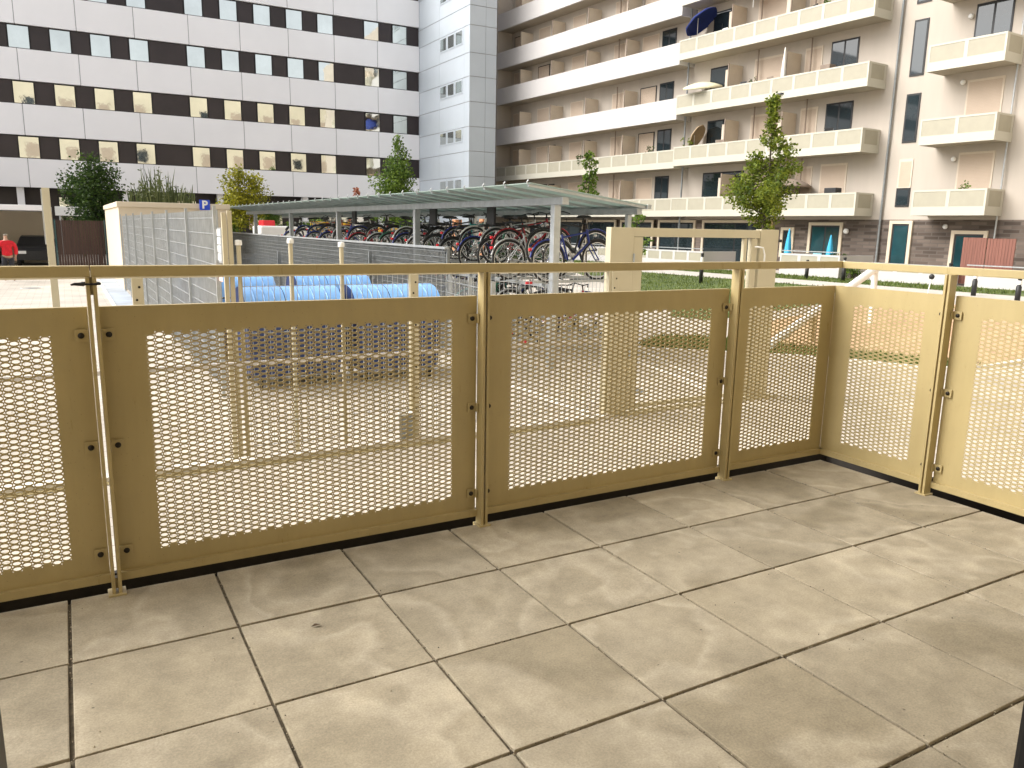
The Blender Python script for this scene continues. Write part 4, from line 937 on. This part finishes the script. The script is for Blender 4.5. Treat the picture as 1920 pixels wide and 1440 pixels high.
# ------------------------------------------------------------------ bicycle shelter
sh = thing('bicycle_shelter', 'grey steel bicycle shelter with a ribbed flat roof on square posts', 'shelter')
X0, X1, Y0, Y1 = 6.2, 8.42, 7.22, 31.5; ZN, ZF = 2.0, 1.74
def rz_(x): return ZN+(ZF-ZN)*(x-X0)/(X1-X0)
mb = MB(); mb.add([(X0, Y0, ZN), (X1, Y0, ZF), (X1, Y1, ZF), (X0, Y1, ZN), (X0, Y0, ZN+.012), (X1, Y0, ZF+.012), (X1, Y1, ZF+.012), (X0, Y1, ZN+.012)], [(0, 1, 2, 3), (7, 6, 5, 4), (0, 4, 5, 1), (1, 5, 6, 2), (2, 6, 7, 3), (3, 7, 4, 0)]); mb.build('roof_sheet', 'roofsheet', sh)
ny = int((Y1-Y0)/.713)
for i in range(ny+1):
    y = Y0+.05+i*.713; mb = MB()
    mb.add([(X0-.02, y-.02, ZN-.045), (X0-.02, y+.02, ZN-.045), (X1, y+.02, ZF-.045), (X1, y-.02, ZF-.045), (X0-.02, y-.02, ZN-.002), (X0-.02, y+.02, ZN-.002), (X1, y+.02, ZF-.002), (X1, y-.02, ZF-.002)], [(0, 3, 2, 1), (4, 5, 6, 7), (0, 1, 5, 4), (1, 2, 6, 5), (2, 3, 7, 6), (3, 0, 4, 7)])
    mb.tube([(X0-.02, y, ZN-.02), (X0-.045, y, ZN+.02), (X0-.02, y, ZN+.05)], .012, 6)
    mb.build('rib', 'galv', sh)
MB().cbox(6.84, 6.96, Y0+.12, Y1, 1.715, 1.83, .006).build('front_beam', 'galv', sh)
MB().cbox(8.30, 8.40, Y0+.12, Y1, 1.60, 1.705, .006).build('rear_beam', 'galv', sh)
MB().cbox(X1-.02, X1+.06, Y0-.02, Y1, 1.69, 1.76, .006).build('gutter', 'galv', sh)
for y in (7.62, 13.3, 18.97, 24.3, 30.):
    MB().cbox(6.84, 6.96, y-.06, y+.06, -.9, 1.714, .006).build('post', 'galv', sh); MB().cbox(8.30, 8.38, y-.04, y+.04, -.9, 1.60, .006).build('post', 'galv', sh)
rk = thing('bicycle_rack', 'two tier grey steel bicycle rack under the shelter roof', 'bicycle rack')
for x, z in ((7.15, .40), (8.9, .40), (7.15, -.62), (8.9, -.62)): MB().cbox(x-.03, x+.03, 8.1, 27, z-.03, z+.03, .004).build('beam', 'galv', rk)
for y in (8.15, 14, 20, 26.5):
    for x in (7.15, 8.9): MB().cbox(x-.025, x+.025, y-.025, y+.025, -.9, .37, .004).build('upright', 'galv', rk)

# ------------------------------------------------------------------ bicycles
FC = {'black': (.02, .02, .022), 'silver': (.45, .46, .47), 'red': (.30, .02, .03), 'dark green': (.02, .12, .07), 'navy blue': (.02, .035, .2), 'white': (.7, .7, .68), 'turquoise': (.05, .32, .32), 'orange': (.6, .2, .03)}
for k, c in FC.items(): M['bike_'+k] = mat('bike_paint', c, .35, .2, var=.05)
def make_bike():
    t = thing('bicycle', 'bicycle', 'bicycle'); hr, fr_, r = Vector((-.52, 0, .345)), Vector((.55, 0, .345)), .335
    for c in (hr, fr_):
        n = 26; w_ = MB(); w_.tube([(c.x+r*math.cos(2*math.pi*i/n), 0, c.z+r*math.sin(2*math.pi*i/n)) for i in range(n)], .019, 6, closed=True); o = w_.build('wheel', 'rubber', t)
        s = MB(); s.tube([(c.x+.308*math.cos(2*math.pi*i/n), 0, c.z+.308*math.sin(2*math.pi*i/n)) for i in range(n)], .012, 5, closed=True)
        for i in range(14): a = 2*math.pi*i/14; s.tube([(c.x, 0, c.z), (c.x+.308*math.cos(a), 0, c.z+.308*math.sin(a))], .0018, 4, caps=False)
        s.lathe([(0, -.035), (.022, -.035), (.022, .035), (0, .035)], 8, c, ax='y'); s.build('rim', 'chrome', o)
    bb_ = Vector((-.08, 0, .29)); st_ = Vector((-.22, 0, .80)); hd = Vector((.33, 0, .84)); hd2 = Vector((.37, 0, .66))
    f = MB(); f.tube([bb_, st_], .017, 8); f.tube([bb_, hd2], .02, 8); f.tube([st_*.9+bb_*.1, hd*.95+hd2*.05], .016, 8); f.tube([hd+Vector((-.01, 0, .04)), hd2], .021, 8)
    for s_ in (-1, 1):
        o = Vector((0, s_*.045, 0)); f.tube([bb_+o*.6, hr+o], .01, 6); f.tube([st_*.85+bb_*.15+o*.4, hr+o], .008, 6)
    f.build('frame', 'bike_black', t)
    k = MB()
    for s_ in (-1, 1): k.tube([hd2+Vector((.005, s_*.045, -.03)), Vector((.43, s_*.05, .52)), fr_+Vector((0, s_*.05, 0))], .011, 6)
    k.build('fork', 'bike_black', t)
    h_ = MB(); h_.tube([hd, hd+Vector((-.02, 0, .13))], .013, 8); h_.tube([(.20, -.29, .96), (.29, -.2, 1.0), (.33, 0, .97), (.29, .2, 1.0), (.20, .29, .96)], .011, 8)
    h_.build('handlebar', 'black', t)
    sd_ = MB(); sd_.tube([st_, st_+Vector((-.03, 0, .1))], .013, 8); vs = []; prof = [(-.14, .085, .0), (-.1, .095, .03), (0, .06, .035), (.1, .03, .03), (.14, .02, .0)]
    for x, wd, z in prof: vs += [(st_.x-.03+x, -wd, st_.z+.1), (st_.x-.03+x, -wd*.6, st_.z+.12+z), (st_.x-.03+x, wd*.6, st_.z+.12+z), (st_.x-.03+x, wd, st_.z+.1)]
    sd_.add(vs, [(a*4+j, a*4+j+1, a*4+5+j, a*4+4+j) for a in range(4) for j in range(3)]+[(a*4+3, a*4, a*4+4, a*4+7) for a in range(4)]+[(0, 1, 2, 3), (19, 18, 17, 16)], 0, True); sd_.build('saddle', 'black', t)
    cr = MB(); cr.lathe([(.02, -.05), (.09, -.05), (.09, -.04), (.02, -.04)], 18, bb_, ax='y'); cr.tube([bb_+Vector((0, -.06, 0)), bb_+Vector((.12, -.07, -.11))], .01, 6); cr.tube([bb_+Vector((0, .06, 0)), bb_+Vector((-.12, .07, .11))], .01, 6); cr.cbox(bb_.x+.07, bb_.x+.16, -.16, -.07, bb_.z-.12, bb_.z-.1, .004); cr.cbox(bb_.x-.17, bb_.x-.07, .07, .16, bb_.z+.1, bb_.z+.12, .004); cr.build('crank', 'chrome', t)
    for c, a0, a1 in ((hr, .1, 2.9), (fr_, .5, 2.6)):
        m_ = MB(); m_.tube([(c.x+.37*math.cos(a0+(a1-a0)*i/10), 0, c.z+.37*math.sin(a0+(a1-a0)*i/10)) for i in range(11)], .016, 5); m_.build('mudguard', 'bike_black', t)
    l_ = MB(); l_.tube([(-.9, 0, .56), (-.86, 0, .56)], .025, 8); l_.build('rear_reflector', 'red', t)
    q = MB(); q.tube([(.47, 0, .77), (.52, 0, .78)], [.025, .04], 10); q.build('front_lamp', 'chrome', t)
    return t
bike0 = make_bike(); cols = list(FC)
def add_basket(t, m='black'):
    b = MB()
    for z in (.72, .80, .90): b.tube([(.40, -.15, z), (.66, -.17, z), (.66, .17, z), (.40, .15, z)], .006, 5, closed=True)
    for x, y in ((.40, -.15), (.66, -.17), (.66, .17), (.40, .15), (.53, -.16), (.53, .16), (.66, 0)): b.tube([(x, y, .72), (x, y, .90)], .004, 4)
    b.box(.40, .66, -.15, .15, .715, .722); b.build('basket', m, t)
def add_childseat(t):
    b = MB(); b.cbox(-.62, -.32, -.15, .15, .74, .80, .02); b.cbox(-.68, -.62, -.15, .15, .76, 1.2, .02); b.build('child_seat', 'black', t)
first = [True]
def bike(x, y, z, rz, col, tilt, label, extra=None):
    if first[0]: t = bike0; first[0] = False
    else: t = copy_tree(bike0)
    t.location = (x, y, z); t.rotation_euler = (R(random.uniform(-3, 3)), tilt, rz); t['label'] = label; t['group'] = 'bicycles in the two tier rack'
    for ch in t.children:
        n = ch.name.split('.')[0]
        if n in ('frame', 'fork') or (n == 'mudguard' and random.random() < .6):
            if ch.material_slots: ch.material_slots[0].link = 'OBJECT'; ch.material_slots[0].material = M['bike_'+col]
    if extra == 'basket': add_basket(t)
    if extra == 'seat': add_childseat(t)
ordn = ['first', 'second', 'third', 'fourth', 'fifth', 'sixth', 'seventh', 'eighth', 'ninth', 'tenth', 'eleventh', 'twelfth', 'thirteenth', 'fourteenth', 'fifteenth', 'sixteenth', 'seventeenth', 'eighteenth', 'nineteenth', 'twentieth', 'twenty-first', 'twenty-second', 'twenty-third', 'twenty-fourth', 'twenty-fifth', 'twenty-sixth', 'twenty-seventh', 'twenty-eighth', 'twenty-ninth', 'thirtieth', 'thirty-first', 'thirty-second']
seq = ['navy blue', 'black', 'silver', 'red', 'dark green', 'silver', 'black', 'white', 'black', 'turquoise', 'black', 'black', 'silver', 'black', 'black', 'white', 'dark green', 'black', 'silver', 'black', 'red', 'black', 'navy blue', 'silver']
ex = {3: 'basket', 5: 'seat', 8: 'basket', 11: 'seat', 13: 'basket', 17: 'basket', 21: 'seat', 25: 'basket'}
def bike_y(i): return 8.3+i*.46 if i < 18 else 16.6+(i-18)*.72
NU, NL = 32, 22
for i in range(NU):
    y = bike_y(i); z = .46+(.18 if i % 2 else 0)
    flip = i % 3 == 1
    bike(7.72+(.25 if i % 2 else 0)-(.25 if i in (2, 3) else 0), y, z, R(180 if flip else 0)+R(random.uniform(-4, 4)), seq[i % 24], R(random.uniform(-4, 2)),
         '%s bicycle on the upper rack tier, the %s one counted from the gate end' % (seq[i % 24], ordn[i]), ex.get(i))
for i in range(NL):
    y = 8.45+i*.48; bike(7.75+(.2 if i % 2 else 0), y, -.60+(.1 if i % 2 else 0), R(180 if i % 2 else 0)+R(random.uniform(-4, 4)), seq[(i*5+3) % 24], 0,
         '%s bicycle on the lower rack tier, the %s one counted from the gate end' % (seq[(i*5+3) % 24], ordn[i]), 'basket' if i in (2, 6) else None)
for z, xs0 in ((.445, 6.9), (-.575, 6.9)):
    for i in range(NU if z > 0 else NL):
        y = bike_y(i) if z > 0 else 8.45+i*.48
        zz = z+(.18 if i % 2 and z > 0 else (.1 if i % 2 else 0))
        o = MB(); o.box(xs0, 9.0, y-.04, y+.04, zz-.006, zz); o.box(xs0, 9.0, y-.043, y-.04, zz, zz+.04); o.box(xs0, 9.0, y+.04, y+.043, zz, zz+.04); o.cbox(xs0-.12, xs0, y-.02, y+.02, zz-.02, zz+.02, .004, m=1); o.build('tray', ['galv', 'red' if i in (0, 1) else 'black'], rk)
crt = thing('red_bag', 'red bag hanging at the near end of the bicycle rack', 'bag', (7.55, 7.95, .08)); mb = MB(); mb.cbox(-.2, .2, -.06, .06, -.07, .07, .03); mb.build('bag', 'red', crt); MB().tube([(-.12, 0, .06), (-.1, 0, .2), (.1, 0, .2), (.12, 0, .06)], .008, 6).build('strap', 'black', crt)

# ------------------------------------------------------------------ things behind the shelter
def hedge(x0, x1, y0, y1, h, n, seed, label, m='leaf_mid'):
    rng = random.Random(seed); V = []; F = []; tn = []
    cen = []
    t = thing('hedge', label, 'hedge')
    for i in range(26): cen.append(((rng.uniform(x0, x1), rng.uniform(y0, y1), -.7+rng.random()*(h-.2)), .55))
    V, F, tn = leaf_cloud(cen, n, .2, rng); V = [Vector((v[0], v[1], max(-.88, v[2]))) for v in V]; leaf_obj('foliage', V, F, tn, m, t)
    MB().tube([(x0, (y0+y1)/2, -.9), (x0, (y0+y1)/2, .2)], .04, 6).build('stem', 'bark', t)
hedge(6.6, 12.5, 36.6, 37.6, 2.4, 3600, 41, 'leafy green hedge in front of the office, seen under the shelter roof'); hedge(17.5, 25, 37, 38.3, 1.9, 2600, 42, 'darker hedge at the foot of the stair tower, seen under the shelter roof', 'leaf_dark')
vn = thing('delivery_van', 'white delivery van with a red roof sign parked behind the shelter', 'van', (9.0, 35.2, -.9))
mb = MB(); mb.cbox(-1.0, 1.3, -.95, .95, .35, 2.15, .08); mb.build('cargo_body', 'white', vn); MB().cbox(-.8, -.25, -.5, .5, 2.1, 2.4, .05).build('roof_sign', 'red', vn)
mb = MB(); mb.prism([(1.3, .35), (2.45, .35), (2.45, .95), (1.95, 1.75), (1.3, 1.85)], -.9, .9, X=lambda q: Vector((q.x, q.z, q.y))); mb.build('cab', 'white', vn)
MB().box(-1.03, 1.33, -.975, .975, .4, .95).build('lower_panel', 'frame_dark', vn)
for x in (-.6, 1.8):
    for y in (-.85, .85): MB().lathe([(0, -.1), (.32, -.1), (.34, 0), (.32, .1), (0, .1)], 18, (x, y, .34), ax='y').build('wheel', 'rubber', vn)
for i, (x, y, w_, z0, z1, m_, lb) in enumerate(((11.3, 34.5, 1.9, .95, 1.5, 'yellow', 'yellow banner board behind the shelter, the left one'), (13.1, 31.5, .95, .95, 1.35, 'yellow', 'small yellow board behind the shelter, the right one'), (13.0, 35.5, .6, .8, 1.75, 'white', 'white upright board behind the shelter'))):
    t = thing('sign_board', lb, 'board', (x, y, 0)); MB().cbox(-w_/2, w_/2, 0, .05, z0, z1, .01).build('panel', m_, t)
    for a in (-.4, .4): MB().cbox(a*w_-.03, a*w_+.03, .05, .1, -.9, z1, .006).build('post', 'galv', t)
for i, (x, lb) in enumerate(((14.9, 'rusty orange square column behind the bicycles, the left one'), (16.2, 'rusty orange square column behind the bicycles, the right one'))):
    t = thing('square_column', lb, 'column', (x, 28., gz(x))); MB().cbox(-.16, .16, -.16, .16, 0, 2.5, .01).build('shaft', 'rust', t); MB().cbox(-.2, .2, -.2, .2, 0, .1, .01).build('base', 'kerb', t); MB().cbox(-.02, .04, -.3, -.17, 0, 2.5, .01).build('side_post', 'brown_fence', t)

for i, (x, y, r_, lb) in enumerate(((-.95, 27.5, .33, 'round iron manhole cover in the pale paving at the far left'), (6.9, 5.6, .3, 'round iron manhole cover in the paving in front of the bicycles'))):
    t = thing('manhole_cover', lb, 'manhole cover', (x, y, gz(x))); MB().lathe([(0, .006), (r_*.86, .006), (r_*.87, .002)], 28).build('lid', 'galv_dark', t); MB().lathe([(r_*.88, .003), (r_*.88, .008), (r_, .008), (r_, .0)], 28).build('ring', 'kerb', t)
# ------------------------------------------------------------------ bollards, beam, small things
def bollard(x, y, h, label):
    t = thing('bollard', label, 'bollard', (x, y, gz(x)), group='black bollards on the lawn'); r = .075
    MB().lathe([(0, 0), (r, 0), (r, h*.62), (r*.72, h*.64), (r*.72, h*.92), (0, h*.92)], 14).build('shaft', 'black', t)
    MB().lathe([(0, h*.92), (r*.8, h*.92), (r*.8, h*.98), (r*.4, h), (0, h)], 14).build('cap', 'black', t)
    MB().lathe([(r*.74, h*.7), (r*.76, h*.72), (r*.76, h*.84), (r*.74, h*.86)], 14).build('lamp_ring', 'white', t)
bollard(21.2, 19.6, 1.15, 'black bollard in front of the white garden railing, seen in the gate opening'); bollard(26.7, 19.3, .78, 'black bollard between the gate post and the terrace corner'); bollard(26.8, 17.6, .95, 'black bollard by the handrail corner, in front of the brick wall')
bollard(26.3, 13.0, .95, 'black bollard behind the slanting white beam'); bollard(24.9, 11.3, .78, 'black bollard with a white top right of the thick railing post'); bollard(24.2, 9.6, .7, 'black bollard at the right edge of the picture')
sb = thing('playground_beam', 'slanting white beam of a play frame on a short post over the sand', 'play frame', (0, 0, 0))
a, b = Vector((11.9, 7.6, -.80)), Vector((16.9, 9.0, .62)); 
mb = MB(); mb.tube([a, b], .085, 10); mb.build('beam', 'white', sb)
for q, nm in ((.36, 'post'), (.97, 'post')): p = a.lerp(b, q); MB().tube([(p.x, p.y, gz(p.x)-.1), (p.x, p.y, p.z-.02)], .07, 10).build(nm, 'wood_stake' if q < .5 else 'white', sb)
sr = thing('signal_post', 'thin white post with a dark round head on the grass under the garden railing', 'post', (22.6, 11.35, gz(22.6))); MB().tube([(0, 0, 0), (.04, 0, .3), (.1, 0, .62)], .018, 8).build('stem', 'white', sr); MB().lathe([(0, -.09), (.06, -.06), (.08, 0), (.06, .06), (0, .09)], 12, (.12, 0, .68)).build('head', 'black', sr); MB().lathe([(.12, 0), (.12, .1), (.03, .16)], 12).build('base', 'black', sr)
